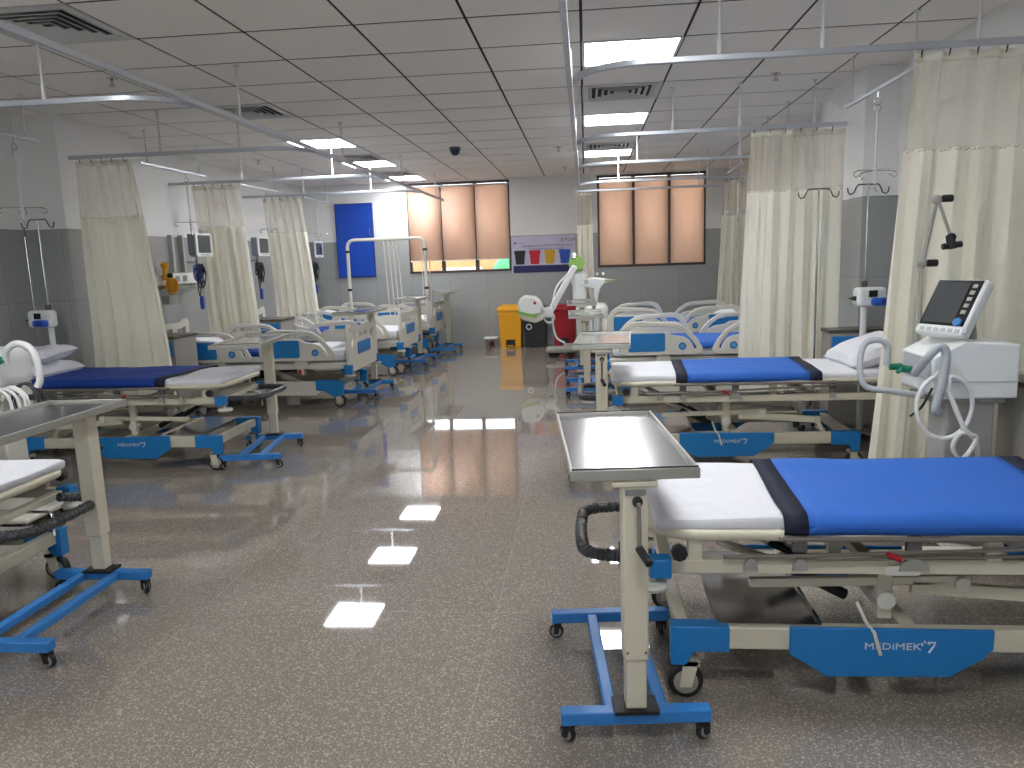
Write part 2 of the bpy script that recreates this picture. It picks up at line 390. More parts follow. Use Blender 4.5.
# ------------------------------------------------------------------ ceiling fittings
lampm = mat('lamp_diffuser', (250, 252, 255), emit=LAMP)
lampframe = mat('lamp_frame', (225, 225, 222), .5)
def desc_light(x, y):
    return {(.3,5.16): 'square ceiling light panel nearest the camera over the aisle', (.3,7.56): 'second square ceiling light from the camera, above the right-hand beds',
            (-2.7,2.76): 'added square ceiling light, unseen, just above the left edge of the view', (.3,2.76): 'square ceiling light overhead, nearest the nearest right bed', (-2.7,.36): 'added square ceiling light, unseen, over the left side, level with the camera', (.3,.36): 'square ceiling light over the right side, level with the camera', (-2.7,-2.04): 'square ceiling light at the rear left, by the added rear window', (.3,-2.04): 'square ceiling light at the rear right, by the added rear window',
            (.3,9.96): 'farthest square ceiling light in the right row', (-2.7,8.16): 'nearest square ceiling light of the left row',
            (-2.7,9.96): 'middle square ceiling light of the left row', (-2.7,11.76): 'farthest left ceiling light, in front of the window'}.get((x, y), 'square ceiling light panel behind the camera')
lp = None
for x, y in LIGHTS:
    if lp is None:
        lp = thing('ceiling_light', desc_light(x, y), 'ceiling light', (x, y, ROOM_H), 0, 'square ceiling light panels')
        f = MB(); a, b = .297, .277
        f.box(-a, a, -a, -b, -.004, .02).box(-a, a, b, a, -.004, .02).box(-a, -b, -b, b, -.004, .02).box(b, a, -b, b, -.004, .02).build('frame', lampframe, lp)
        MB().box(-b, b, -b, b, .0, .012).build('diffuser', lampm, lp)
    else: dup(lp, (x, y, ROOM_H), 0, desc_light(x, y))
ventm = mat('vent_metal', (200, 200, 198), .5); ventd = mat('vent_dark', (30, 30, 32), .8)
vdesc = ['square air vent between the two nearest right-row lights', 'square air vent just before the farthest right-row light', 'square air vent nearest the right-hand window',
         'large square air vent at the top left of the view', 'square air vent above the first left curtain', 'square air vent between the first two left-row lights', 'square air vent just before the farthest left-row light']
vt = None
for k, (x, y) in enumerate(VENTS):
    if vt is None:
        vt = thing('ceiling_vent', vdesc[k], 'air vent', (x, y, ROOM_H), 0, 'square ceiling air vents')
        f = MB(); a, b = .297, .25
        f.box(-a, a, -a, -b, -.004, .012).box(-a, a, b, a, -.004, .012).box(-a, -b, -b, b, -.004, .012).box(b, a, -b, b, -.004, .012).build('frame', ventm, vt)
        MB().box(-b, b, -b, b, .014, .018).build('backing', ventd, vt)
        s = MB()
        for q in range(5):
            r0 = .245-q*.047; r1 = r0-.016; z0, z1 = -.004, .010
            vs = [(sx*r, sy*r, z) for r, z in ((r0, z0), (r1, z1), (r1-.004, z1), (r0-.004, z0-.002)) for sx, sy in ((-1,-1),(1,-1),(1,1),(-1,1))]
            fs = [(i*4+j, i*4+(j+1) % 4, ((i+1) % 4)*4+(j+1) % 4, ((i+1) % 4)*4+j) for i in range(4) for j in range(4)]
            s.add(vs, fs)
        s.build('louvres', ventm, vt, smooth=False)
    else: dup(vt, (x, y, ROOM_H), 0, vdesc[k])
t_ = thing('dome_camera', 'dark blue dome on the ceiling before the left window', 'dome camera', (-1.42, 8.85, ROOM_H))
MB().cyl((0,0,0), (0,0,-.03), .062, 20).build('base', mat('dome_base', (60, 70, 90), .4), t_)
MB().sphere((0,0,-.035), .055, 18).build('dome', mat('dome_blue', (24, 44, 84), .15), t_)
tag(MB().lathe([(.09, -.03), (.1, -.015), (.1, 0)], 24, Matrix.Translation((-1.45, 9.45, ROOM_H))).build('smoke_detector', white), 'white round disc on the ceiling beyond the blue dome', 'smoke detector')
sp0 = None
for (x, y), d in zip([(-3.05, 5.05), (1.38, 5.98), (-.28, 9.2), (-.26, 11.2), (-3.8, 9.1)],
                     ['near the left column', 'in front of the right column', 'in the middle of the aisle', 'by the poster wall', 'above the far left beds']):
    if sp0 is None:
        sp0 = thing('sprinkler', 'small ceiling sprinkler head '+d, 'sprinkler', (x, y, ROOM_H), 0, 'ceiling sprinkler heads')
        MB().lathe([(.035, -.006), (.035, 0)], 16).build('rose', chrome, sp0)
        MB().cyl((0,0,0), (0,0,-.035), .008).cyl((0,0,-.045), (0,0,-.05), .02).bar((-.012,0,-.03), (-.012,0,-.048), .004, .004).bar((.012,0,-.03), (.012,0,-.048), .004, .004).build('nozzle', chrome, sp0)
    else: dup(sp0, (x, y, ROOM_H), 0, 'small ceiling sprinkler head '+d)

# ------------------------------------------------------------------ curtain tracks
TZ = 2.28
def rect_sweep(pts, w, h):
    m = MB(); P = [Vector(p) for p in pts]; vs = []; k = len(P)
    for i in range(k):
        t = (P[min(i+1, k-1)]-P[max(i-1, 0)]).normalized(); a = Vector((t.y, -t.x, 0))
        vs += [P[i]+a*sx*w/2+Vector((0,0,sz*h/2)) for sx, sz in ((-1,-1),(1,-1),(1,1),(-1,1))]
    fs = [(i*4+j, i*4+(j+1) % 4, (i+1)*4+(j+1) % 4, (i+1)*4+j) for i in range(k-1) for j in range(4)]
    fs += [(3,2,1,0), tuple((k-1)*4+j for j in range(4))]
    return m.add(vs, fs)
def track(label, pts, hangers, z=TZ, group='curtain tracks', name='curtain_track', w=.028, h=.03, hr=.007):
    t = thing(name, label, 'curtain track' if name == 'curtain_track' else 'drip track', (*pts[0][:2], z), 0, group)
    o = Vector((*pts[0][:2], 0))
    rect_sweep([Vector((*p[:2], 0))-o for p in pts], w, h).build('rail', aluminium, t, bevel=.004)
    for hx, hy in hangers:
        v = Vector((hx, hy, 0))-o; m = MB(); top = ROOM_H-z-.002
        m.cyl((v.x, v.y, h/2-.004), (v.x, v.y, top), hr, 8).cyl((v.x, v.y, top-.006), (v.x, v.y, top), .02, 12).cyl((v.x, v.y, h/2-.004), (v.x, v.y, h/2+.07), hr+.004, 8)
        m.build('hanger_rod', rodwhite, t)
    return t
XLR, XRR = -2.14, -.065
track('long straight curtain track along the right side of the aisle', [(XRR, YF+.02), (XRR, 10.5)], [(XRR, y) for y in (-1, 1, 3.0, 4.95, 7.35, 9.6)])
track('long straight curtain track along the left side of the aisle', [(XLR, YF+.02), (XLR, 12.0)], [(XLR, y) for y in (-1, 1, 2.6, 4.9, 7.0, 9.3, 11.4)])
def branch(y, side, end, label, hang):
    s = 1 if side == 'R' else -1; x0 = XRR if side == 'R' else XLR; r = .35
    pts = [(p[0], p[1]) for p in arc((x0+s*(r+.03), y+r, 0), r, PI if s > 0 else 0, 1.5*PI if s > 0 else -PI/2, 8, 'xy')]
    pts += [(x0+s*(r+.03)+s*d, y) for d in (.02,)] + [(end, y)]
    track(label, pts, [(x0+s*h, y) for h in hang])
branch(4.0, 'R', XR-.01, 'curved curtain track in the top right corner above the nearest curtain', (.72, 1.2, 1.9))
branch(6.27, 'R', 1.975, 'second curved curtain track on the right, before the square column', (.75, 1.25, 1.8))
branch(8.1, 'R', XR-.01, 'third curved curtain track on the right, above the second railed bed', (.6, 1.6))
branch(10.1, 'R', XR-.01, 'fourth curved curtain track on the right before the window', (.5, 1.6))
track('farthest straight curtain track in front of the right window', [(-.14, 11.35), (XR-.01, 11.35)], [(.1, 11.35), (1.6, 11.35)])
branch(4.13, 'L', XL+.01, 'curved curtain track in the top left corner of the view', (.75, 1.9))
branch(6.1, 'L', -4.12, 'second curtain track on the left, at the square column', (.55, 1.2))
branch(8.25, 'L', XL+.01, 'third curtain track on the left, over the first railed bed', (.5, 1.5))
branch(10.1, 'L', XL+.01, 'farthest curtain track on the left, before the blue shutter', (.6, 1.5))
IVZ = 2.31
ivd = {('R',0):'above the nearest right bed', ('R',1): 'left of the nearest right curtain', ('R',2): 'seen through the mesh of the second right curtain', ('R',3): 'at the far right above the last bed',
       ('L',0): 'at the left edge of the view', ('L',2): 'right of the first left curtain', ('L',3): 'right of the middle left curtain', ('L',4): 'beside the blue shutter', ('L',1): 'over the nearest left bed'}
def ivtrack(side, k, x, y0, y1):
    track('short white drip track '+ivd[(side, k)], [(x, y0), (x, y1)], [(x, y0+.12), (x, y1-.12)], IVZ, 'short drip tracks over the beds', 'drip_track', .022, .022, .005)
for k, (x, a, b) in enumerate([(1.8, 2.0, 3.4), (1.8, 4.5, 5.75), (1.75, 7.0, 8.0), (1.75, 9.0, 9.95)]): ivtrack('R', k, x, a, b)
for k, (x, a, b) in enumerate([(-3.9, 4.3, 5.45), (-3.9, 2.0, 3.4), (-3.9, 6.75, 7.95), (-3.9, 8.75, 9.9), (-3.9, 10.8, 11.9)]): ivtrack('L', k, x, a, b)
dp0 = None
def drip_hook(loc, label, rz=0.):
    global dp0
    if dp0 is None:
        dp0 = thing('drip_hanger', label, 'drip hook', loc, rz, 'drip hangers on the ceiling tracks')
        m = MB(); m.tube(arc((0,0,-.06), .02, 0, 2*PI, 12, 'xz'), .003, 6).cyl((0,0,0), (0,0,-.04), .004, 6)
        m.tube(arc((0,0,-.10), .02, 0, 2*PI, 12, 'xz'), .003, 6)
        m.build('ring', chrome, dp0)
        MB().cyl((0,0,-.115), (0,0,-.30), .008, 8).cyl((0,0,-.29), (0,0,-.46), .0055, 8).cyl((0,0,-.44), (0,0,-.55), .011, 8).build('rod', rodwhite, dp0)
        m = MB()
        for a in range(4):
            c, s = math.cos(a*PI/2+.3), math.sin(a*PI/2+.3)
            m.tube([(0,0,-.47), (c*.12, s*.12, -.47), (c*.145, s*.145, -.48), (c*.15, s*.15, -.50), (c*.135, s*.135, -.512), (c*.115, s*.115, -.50)], .004, 6)
        m.tube([(0,0,-.55), (.0,0,-.58), (.015,0,-.6)], .004, 6)
        m.build('hooks', chrome, dp0)
    else: dup(dp0, loc, rz, label)
zt = IVZ-.012
drip_hook((1.8, 5.15, zt), 'hanging four-hook drip hanger before the grey right column')
drip_hook((1.75, 7.6, zt), 'drip hanger behind the mesh of the second right curtain', .5)
drip_hook((1.75, 9.3, zt), 'drip hanger in front of the farthest right curtain', .5)
drip_hook((-3.9, 5.2, zt), 'drip hanger at the left edge of the view', .2)
drip_hook((-3.9, 7.55, zt), 'drip hanger over the first left monitor', .2)
drip_hook((-3.9, 9.5, zt), 'drip hanger over the middle left monitor', .9)
drip_hook((-3.9, 11.3, zt), 'drip hanger over the farthest left monitor', .4)

# ------------------------------------------------------------------ curtains
def cloth_material(name, rgb, alpha, transl):
    m = bpy.data.materials.new(name); m.use_nodes = True; n = m.node_tree.nodes; L = m.node_tree.links
    b = n['Principled BSDF']; tc = n.new('ShaderNodeTexCoord'); w = n.new('ShaderNodeTexNoise'); w.inputs['Scale'].default_value = 3
    mp = n.new('ShaderNodeMapping'); mp.inputs['Scale'].default_value = (8, 8, .6); L.new(tc.outputs['Object'], mp.inputs[0]); L.new(mp.outputs[0], w.inputs['Vector'])
    mx = n.new('ShaderNodeMix'); mx.data_type = 'RGBA'; c = lin(rgb)
    mx.inputs['A'].default_value = (*[v*.93 for v in c], 1); mx.inputs['B'].default_value = (*c, 1)
    L.new(w.outputs['Fac'], mx.inputs['Factor']); L.new(mx.outputs['Result'], b.inputs['Base Color']); b.inputs['Roughness'].default_value = .7; b.inputs['Specular IOR Level'].default_value = .25
    t = n.new('ShaderNodeBsdfTranslucent'); L.new(mx.outputs['Result'], t.inputs[0]); ms = n.new('ShaderNodeMixShader'); ms.inputs[0].default_value = transl
    L.new(b.outputs[0], ms.inputs[1]); L.new(t.outputs[0], ms.inputs[2]); last = ms.outputs[0]
    if alpha < 1:
        tr = n.new('ShaderNodeBsdfTransparent'); m2 = n.new('ShaderNodeMixShader'); m2.inputs[0].default_value = alpha
        L.new(tr.outputs[0], m2.inputs[1]); L.new(last, m2.inputs[2]); last = m2.outputs[0]
    L.new(last, n['Material Output'].inputs[0]); return m
cur_solid = cloth_material('cream_curtain_cloth', (244, 241, 226), 1, .3)
cur_mesh = cloth_material('cream_curtain_mesh', (226, 218, 196), .52, .4)
def curtain(label, y, xt0, xt1, xb0, xb1, folds, amp=.05, zb=.25, zm=1.80, seed=0., flat=0., along='x', sheer=0.):
    t = thing('privacy_curtain', label, 'curtain', ((xt0+xt1)/2, y, TZ), 0, 'cream privacy curtains'); cx = (xt0+xt1)/2
    nu = folds*10; ztop = -.035; rng = random.Random(seed); ph = [rng.uniform(-.5, .5) for _ in range(folds+2)]
    def P(u, z):
        f = (ztop-z)/(ztop-(zb-TZ)); f = max(0, min(1, f)); e = f**.8
        a, b = xt0+(xb0-xt0)*e, xt1+(xb1-xt1)*e
        i = u*folds; k = int(min(i, folds-1)); w = i + .35*(ph[k]*(1-(i-k))+ph[k+1]*(i-k))
        A = amp*(.45+.75*f)*(.75+.5*abs(ph[k]))
        if u < flat: A *= .15
        yy = A*math.sin(2*PI*w) + .006*math.sin(5*PI*w+z*2+seed) + .02*math.sin(3*z+seed)*f
        xx = a+(b-a)*u + .018*math.sin(4*PI*w+seed)*f
        return (xx-cx, yy, z) if along == 'x' else (yy, xx-cx, z)
    def sheet(z0, z1, nz):
        m = MB(); vs = [P(i/nu, z0+(z1-z0)*k/nz) for k in range(nz+1) for i in range(nu+1)]
        fs = [(k*(nu+1)+i, k*(nu+1)+i+1, (k+1)*(nu+1)+i+1, (k+1)*(nu+1)+i) for k in range(nz) for i in range(nu)]
        return m.add(vs, fs)
    sheet(zm-TZ, ztop, 10).build('mesh_top', cur_mesh, t)
    sheet(zb-TZ, zm-TZ+.012, 24).build('cloth', cur_solid, t)
    hem = MB(); vs = []
    for k in range(2):
        for i in range(nu+1):
            p = P(i/nu, (ztop-.035, ztop+.004)[k]); vs.append((p[0], p[1]-.002, p[2]) if along == 'x' else p)
    hem.add(vs, [(i, i+1, nu+2+i, nu+1+i) for i in range(nu)]).build('heading_tape', cur_solid, t, solid=.003)
    for k in range(folds):
        h = MB()
        p = P((k+.25)/folds, ztop); h.tube([(p[0], p[1]*.3, -.012), (p[0], p[1]*.6, -.03), (p[0], p[1], ztop-.012)], .004, 6)
        h.build('hook', dgrey, t)
    return t
curtain('large cream curtain at the right edge behind the ventilator', 4.0, 1.56, 2.19, 1.42, 2.19, 5, .06, seed=3)
curtain('cream curtain with see-through top behind the second right bed', 6.27, 1.27, 1.96, 1.20, 1.94, 6, .05, seed=5, flat=.22)
curtain('farthest cream curtain on the right wall near the window', 10.1, 1.74, 2.08, 1.62, 2.12, 5, .04, seed=8)
curtain('narrow bunched cream curtain beside the poster', 11.35, -.10, .10, -.12, .13, 5, .045, seed=9, along='x')
curtain('nearest left cream curtain at the square column', 6.1, -4.06, -3.60, -4.11, -3.38, 5, .05, seed=12)
curtain('middle left cream curtain beside the first monitor', 8.25, -4.22, -3.70, -4.15, -3.52, 5, .05, seed=15)
curtain('farthest left cream curtain before the last monitor', 10.1, -4.20, -3.70, -4.1, -3.5, 5, .045, seed=17)

# ------------------------------------------------------------------ shared pieces
def caster(parent, x, y, r=.05, top=.13, rz=0., name='caster', plate=wheelgrey, forkm=None):
    c = MB(); ca, sa = math.cos(rz), math.sin(rz)
    def T(u, v, z): return (x+u*ca-v*sa, y+u*sa+v*ca, z)
    w = r*.32; off = r*.35
    for s in (-1, 1):
        c.add([T(off*.0+u, s*(w+.006)+v, z) for v in (-.004, .004) for u, z in ((-r*.35, top), (r*.5, top), (off+r*.35, r*.75), (off-r*.3, r*.75))], [(0,1,2,3),(7,6,5,4),(0,4,5,1),(1,5,6,2),(2,6,7,3),(3,7,4,0)])
    c.add([T(u, v, z) for z in (top-.012, top) for u, v in ((-r*.4,-w-.01),(r*.55,-w-.01),(r*.55,w+.01),(-r*.4,w+.01))], [(3,2,1,0),(4,5,6,7),(0,1,5,4),(1,2,6,5),(2,3,7,6),(3,0,4,7)])
    o = c.build(name, forkm or cream, parent)
    q = MB(); q.tube([T(off, -w, r), T(off, -w*.6, r), T(off, w*.6, r), T(off, w, r)], r, 22, rs=[r*.88, r, r, r*.88])
    q.build('wheel', black, o)
    q = MB(); q.tube([T(off, -w-.003, r), T(off, w+.003, r)], r*.7, 18).tube([T(off, -w-.008, r), T(off, w+.008, r)], r*.25, 10)
    q.build('wheel_hub', plate, o)
    return o
def lettering(parent, txt, size, loc, rz, m, ext=.0008, tilt=PI/2, sx=1.):
    me = text_mesh(txt, size, ext)
    M = Matrix.Translation(loc) @ Matrix.Rotation(rz, 4, 'Z') @ Matrix.Rotation(tilt, 4, 'X') @ Matrix.Diagonal((sx, 1, 1, 1))
    return MB().mesh(me, M).build('lettering', m, parent, smooth=False)
silver = mat('silver_lettering', (200, 205, 210), .4)

def shell_cloth(x0, x1, W, z1, drop, m, parent, name, off, skew=0., seed=0., y0=.0):
    prof = []; r = .035
    a, b = y0-off, W-y0+off; zt = z1+off
    prof += [(a, zt-drop), (a-.002, zt-drop*.6), (a, zt-r)] + [(a+r-r*math.cos(t), zt-r+r*math.sin(t)) for t in (.5, 1.0)]
    ny = 14
    prof += [(a+r+(b-a-2*r)*i/ny, zt) for i in range(ny+1)]
    prof += [(b-r+r*math.cos(t), zt-r+r*math.sin(t)) for t in (1.0, .5)] + [(b, zt-r), (b+.002, zt-drop*.6), (b, zt-drop)]
    nx = max(2, int((x1-x0)/.035)); vs = []
    for i in range(nx+1):
        x = x0+(x1-x0)*i/nx
        for (yy, zz) in prof:
            w = noise.noise(Vector((x*4+seed, yy*6, zz*3)))*.006 + abs(noise.noise(Vector((x*3-yy*4+seed, yy*2, 5))))*.006
            side = yy < a+.01 or yy > b-.01
            vs.append((x+skew*(yy-W/2), yy+(-w if yy < W/2 else w)*(1 if side else 0), zz+(0 if side else w)))
    n = len(prof)
    fs = [(i*n+j, (i+1)*n+j, (i+1)*n+j+1, i*n+j+1) for i in range(nx) for j in range(n-1)]
    return MB().add(vs, fs).build(name, m, parent, solid=.003)
def draw_sheet(label, loc, rz, x0, x1, W, z1, m, off=.006, bands=True, drop=.052, skew=.06):
    t = thing('draw_sheet', label, 'bed sheet', loc, rz, 'blue draw sheets')
    b = .07
    shell_cloth(x0+b, x1-b, W, z1, drop, m, t, 'sheet', off, skew, loc[1])
    if bands:
        shell_cloth(x0, x0+b, W, z1, drop, navyband, t, 'hem_band', off+.0005, skew, loc[1])
        shell_cloth(x1-b, x1, W, z1, drop, navyband, t, 'hem_band', off+.0005, skew, loc[1])
    return t

# ------------------------------------------------------------------ manual (fowler) beds
def fowler_bed(label, loc, rz, zt, W=.68, Lb=2.0, shelf=True):
    t = thing('hospital_bed', label, 'bed', loc, rz, 'flat hospital beds without raised rails')
    zp = zt-.052                       # platform tube height (centre)
    # base frame
    b = MB(); z0, z1 = .165, .235
    x0, x1 = .05, 1.50
    for y in (.015, W-.055): b.box(x0+.12, x1-.12, y, y+.04, z0, z1)
    for x in (x0+.02, x1-.06): b.box(x, x+.04, .05, W-.05, z0+.01, z1-.005)
    b.box(.74, .79, .05, W-.05, z0+.02, z1-.01)
    b.build('base_frame', cream, t, bevel=.004)
    for y0, y1 in ((.005, .062), (W-.062, W-.005)):
        for flip in (0, 1):
            P = [(x0, z1+.006), (x0+.175, z1+.006), (x0+.175, z0-.006), (x0+.07, z0-.006), (x0+.045, z0-.05), (x0, z0-.05)]
            if flip: P = [(x0+x1-a, z) for a, z in P][::-1]
            MB().prism(P, y0, y1).build('corner_cover', blue, t, bevel=.004)
        P = [(.40, z1+.012), (.98, z1+.008), (.98, z0+.02), (.955, z0-.01), (.86, z0-.07), (.51, z0-.075), (.40, z0-.005)]
        yy = (y0-.008, y0+.004) if y0 < .1 else (y1-.004, y1+.008)
        sp = MB().prism(P, *yy).build('side_panel', blue, t, bevel=.003)
        face = yy[0]-.001 if y0 < .1 else yy[1]+.001
        rr = 0 if y0 < .1 else PI
        lettering(sp, 'MEDiMEK', .030, (.695, face, .19), rr, silver, sx=1.3)
        lg = MB(); sgn = 1 if y0 < .1 else -1; ox = .695+sgn*.10
        for k, (dx, dz, r) in enumerate([(-.02, .008, .005), (-.012, .016, .004), (-.002, .012, .006)]): lg.tube([(ox+sgn*dx, face, .19+dz), (ox+sgn*(dx+r), face, .19+dz+.001)], .0045, 6, flat=1)
        lg.tube([(ox+sgn*.0, face, .205), (ox+sgn*.02, face, .205), (ox+sgn*.014, face, .19), (ox+sgn*.003, face, .173)], .003, 6)
        lg.build('emblem', silver, sp)
    for x in (x0+.045, x1-.045):
        for y in (.035, W-.035): caster(t, x+(.02 if x < .5 else 0), y, .054, .122, PI if x < .5 else 0)
    # lifting linkage
    for y in (.10, W-.10):
        MB().bar((.70, y, z1), (.70, y, zp-.1), .045, .03, (0,1,0)).build('upright', cream, t, bevel=.003)
        MB().bar((.78, y, .335), (1.28, y, .30), .022, .04).bar((.30, y, .345), (.95, y, .36), .022, .028).cyl((1.26, y-.02, .30), (1.26, y+.02, .30), .022).bar((1.26, y, .30), (1.30, y, z1-.01), .025, .03, (0,1,0)).build('lift_arm', cream, t, bevel=.002)
        MB().cyl((.70, y-.03, .30), (.70, y+.03, .30), .028).build('pivot', offwhite, t)
        MB().cyl((.92, y-.025, .35), (.92, y+.025, .35), .022).build('pivot', offwhite, t)
    for y in (.20, .42):
        g = MB().cyl((.22, y, zp-.09), (.50, y, .335), .014, 12).build('gas_strut', cream, t)
        MB().cyl((.43, y, .362), (.62, y, .262), .018, 12).build('strut_sleeve', black, g)
    MB().tube([(.61, .06, .30), (.625, .02, .255), (.64, -.008, .235), (.658, -.012, .168)], .0055, 8).build('release_lever', offwhite, t)
    # upper carriage
    u = MB(); zr = zp-.10
    for y in (.01, W-.05): u.box(.02, Lb-.08, y, y+.035, zr-.022, zr+.022)
    for x in (.02, .62, 1.2, Lb-.12): u.box(x, x+.04, .04, W-.04, zr-.015, zr+.015)
    for y in (.01, W-.05):
        for x in (.10, .95, Lb-.16): u.box(x, x+.045, y+.002, y+.033, zr, zp)
    u.build('carriage_frame', cream, t, bevel=.004)
    # platform with rounded foot bow
    r = .12; n_ = 6
    bow = [(Lb, .01, zp)] + arc((r, r+.01, zp), r, 1.5*PI, PI, n_, 'xy') + arc((r, W-r-.01, zp), r, PI, PI/2, n_, 'xy') + [(Lb, W-.01, zp)]
    m = MB().tube(bow, .017, 10); m.bar((Lb, .0, zp), (Lb, W, zp), .03, .03)
    m.build('platform_bow', cream, t)
    MB().box(.03, Lb-.02, .03, W-.03, zp-.008, zp+.005).build('mattress_platform', dgrey, t)
    # folded-down side rail rods on both sides
    for y in (-.012, W+.012):
        s = 1 if y > 0 else -1; q = MB()
        q.tube([(.36, y, zp-.005), (1.50, y, zp-.005)], .0085, 8).tube([(.20, y, zr+.04), (.45, y, zr+.045), (1.05, y, zp-.035), (1.62, y, zp-.01)], .0065, 8)
        q.tube([(.42, y, zr+.03), (1.30, y, zr+.05)], .0045, 8)
        o = q.build('side_rail_rods', mat('rod_grey', (128, 122, 114), .35, .4), t)
        q = MB()
        for x in (.40, .72, 1.3): MB().box(x, x+.04, min(y, y-s*.02), max(y, y-s*.02), zp-.045, zp+.005).build('rail_bracket', mat('bracket_grey', (84, 82, 84), .5), o)
        for x, rr_ in ((.28, .016), (.42, .016), (.74, .034), (1.32, .016)): q = MB(); q.prism([(x-rr_*1.3, zr+.0), (x+rr_*1.3, zr+.0), (x+rr_*1.1, zr+.02), (x+rr_*.4, zr+.036), (x-rr_*.4, zr+.036), (x-rr_*1.1, zr+.02)], y-.006, y+.006); q.build('rail_pivot', wheelgrey, o)
        MB().tube([(.66, y-s*-.008, zr+.055), (.70, y+s*.008, zr+.035)], .008, 8).build('red_catch', red, o)
        MB().tube([(.07, y-s*.01, zp-.04), (.07, y+s*.025, zp-.04)], .017, 12).tube([(.07, y+s*.004, zp-.04), (.07, y+s*.03, zp-.04)], .024, 8).build('knob', black, t)
        MB().prism(rrect(.66, .76, zr-.014, zr+.014, .01), y-.001+.0*s, y+s*.006+.004).build('maker_plate', offwhite, t)
        MB().box(-.015, .05, min(y, y-s*.06), max(y, y-s*.06), zr-.03, zr+.028).build('blue_corner', blue, t, bevel=.004)
        MB().lathe([(.045, -.01), (.05, 0), (.045, .008), (.01, .012)], 20, Matrix.Translation((-.005, y-s*.03, zr-.06))).cyl((-.005, y-s*.03, zr-.06), (-.005, y-s*.03, zr-.02), .01).build('corner_roller', offwhite, t)
    # wrapped bumper at the foot
    path = smooth_path([(0, .10, zr), (-.12, .10, zr), (-.20, .14, zr), (-.218, .24, zr), (-.218, W-.24, zr), (-.20, W-.14, zr), (-.12, W-.10, zr), (0, W-.10, zr)], 6)
    path = smooth_path(path, 3); rs = [.0200+.0014*math.sin(i*1.9)+.004*noise.noise(Vector((i*.7, 3, 1))) for i in range(len(path))]
    MB().tube(path, .02, 10, rs=rs).build('foot_bumper', wrap, t)
    MB().tube([(.02, W*.4, zr-.01), (-.07, W*.4, zr-.01), (-.09, W*.4, zr-.02), (-.09, W*.4, zr-.11)], .006, 8).build('crank_handle', chrome, t)
    if shelf:
        s = MB(); s.box(.19, .50, .03, W-.06, z1+.002, z1+.008)
        s.box(.19, .20, .03, W-.06, z1+.008, z1+.016).box(.49, .50, .03, W-.06, z1+.008, z1+.016)
        s.build('shelf', steel, t)
    # mattress in its white sheet
    MB().soft(.0, Lb-.02, .015, W-.015, zp+.006, zt, .022, (56, 18, 4), .009, 3.4, loc[1]).build('mattress', linen, t)
    return t
RX = .19
R1Y, R2Y, L1Y, L2Y = 2.24, 4.84, 3.16, 5.62     # right beds run +y from here, left beds -y (turned round)
fowler_bed('nearest bed on the right, white mattress partly under a blue sheet', (RX, R1Y, 0), 0, .583)
fowler_bed('second bed on the right, with a white pillow against the curtain', (.17, R2Y, 0), 0, .612, .72)
fowler_bed('nearest bed on the left, mostly outside the picture', (-2.30, L1Y, 0), PI, .555)
fowler_bed('second bed on the left, under the nearest left curtain', (-2.44, L2Y, 0), PI, .635, .70)
draw_sheet('bright blue sheet over the nearest right bed', (RX, R1Y, 0), 0, .395, 1.34, .68, .583, sheetblue)
draw_sheet('bright blue sheet across the second right bed', (.17, R2Y, 0), 0, .40, 1.28, .72, .612, sheetblue)
draw_sheet('dark blue sheet over the second left bed', (-2.44, L2Y, 0), PI, .37, 1.5, .70, .635, sheetnavy)
def pillow(label, loc, rot, sx=.42, sy=.52, h=.13, name='pillow'):
    m = MB(); n_ = 16; vs = []
    for s in (1, -1):
        for i in range(n_+1):
            for j in range(n_+1):
                u, v = i/n_*2-1, j/n_*2-1
                e = max(0, (1-u**4)*(1-v**4))**.42
                w = noise.noise(Vector((u*2.2+loc[0], v*2.2, s)))*.018*e
                vs.append((u*sx/2*(1-.08*(1-abs(v))*abs(u)**3), v*sy/2*(1-.08*(1-abs(u))*abs(v)**3), s*(h/2*e+.002)+w))
    N = (n_+1)**2
    for i in range(n_):
        for j in range(n_):
            a = i*(n_+1)+j; m.f.append((a, a+n_+1, a+n_+2, a+1)); m.f.append((N+a, N+a+1, N+a+n_+2, N+a+n_+1))
    for i in range(n_):
        for a, b in (((i)*(n_+1), (i+1)*(n_+1)), ((i+1)*(n_+1)+n_, i*(n_+1)+n_), (i+1, i), (n_*(n_+1)+i, n_*(n_+1)+i+1)): m.f.append((a, b, N+b, N+a))
    m.v = vs; m.mi = [0]*len(m.f)
    o = m.build(name, linen); o.location = loc; o.rotation_euler = rot
    return tag(o, label, 'pillow', 'white pillows on the beds')
pillow('white pillow propped at the head of the second right bed', (1.82, R2Y+.36, .70), (0, -.32, .05))
pillow('flat white pillow under a folded one on the second left bed', (-4.02, L2Y-.34, .675), (0, .05, 0), .42, .52, .13)
pillow('white folded pillow on top at the head of the second left bed', (-4.03, L2Y-.34, .775), (.05, -.08, .12), .42, .48, .11)
pillow('white pillow on the nearest right bed, outside the right edge', (1.95, R1Y+.34, .635), (0, -.05, 0))

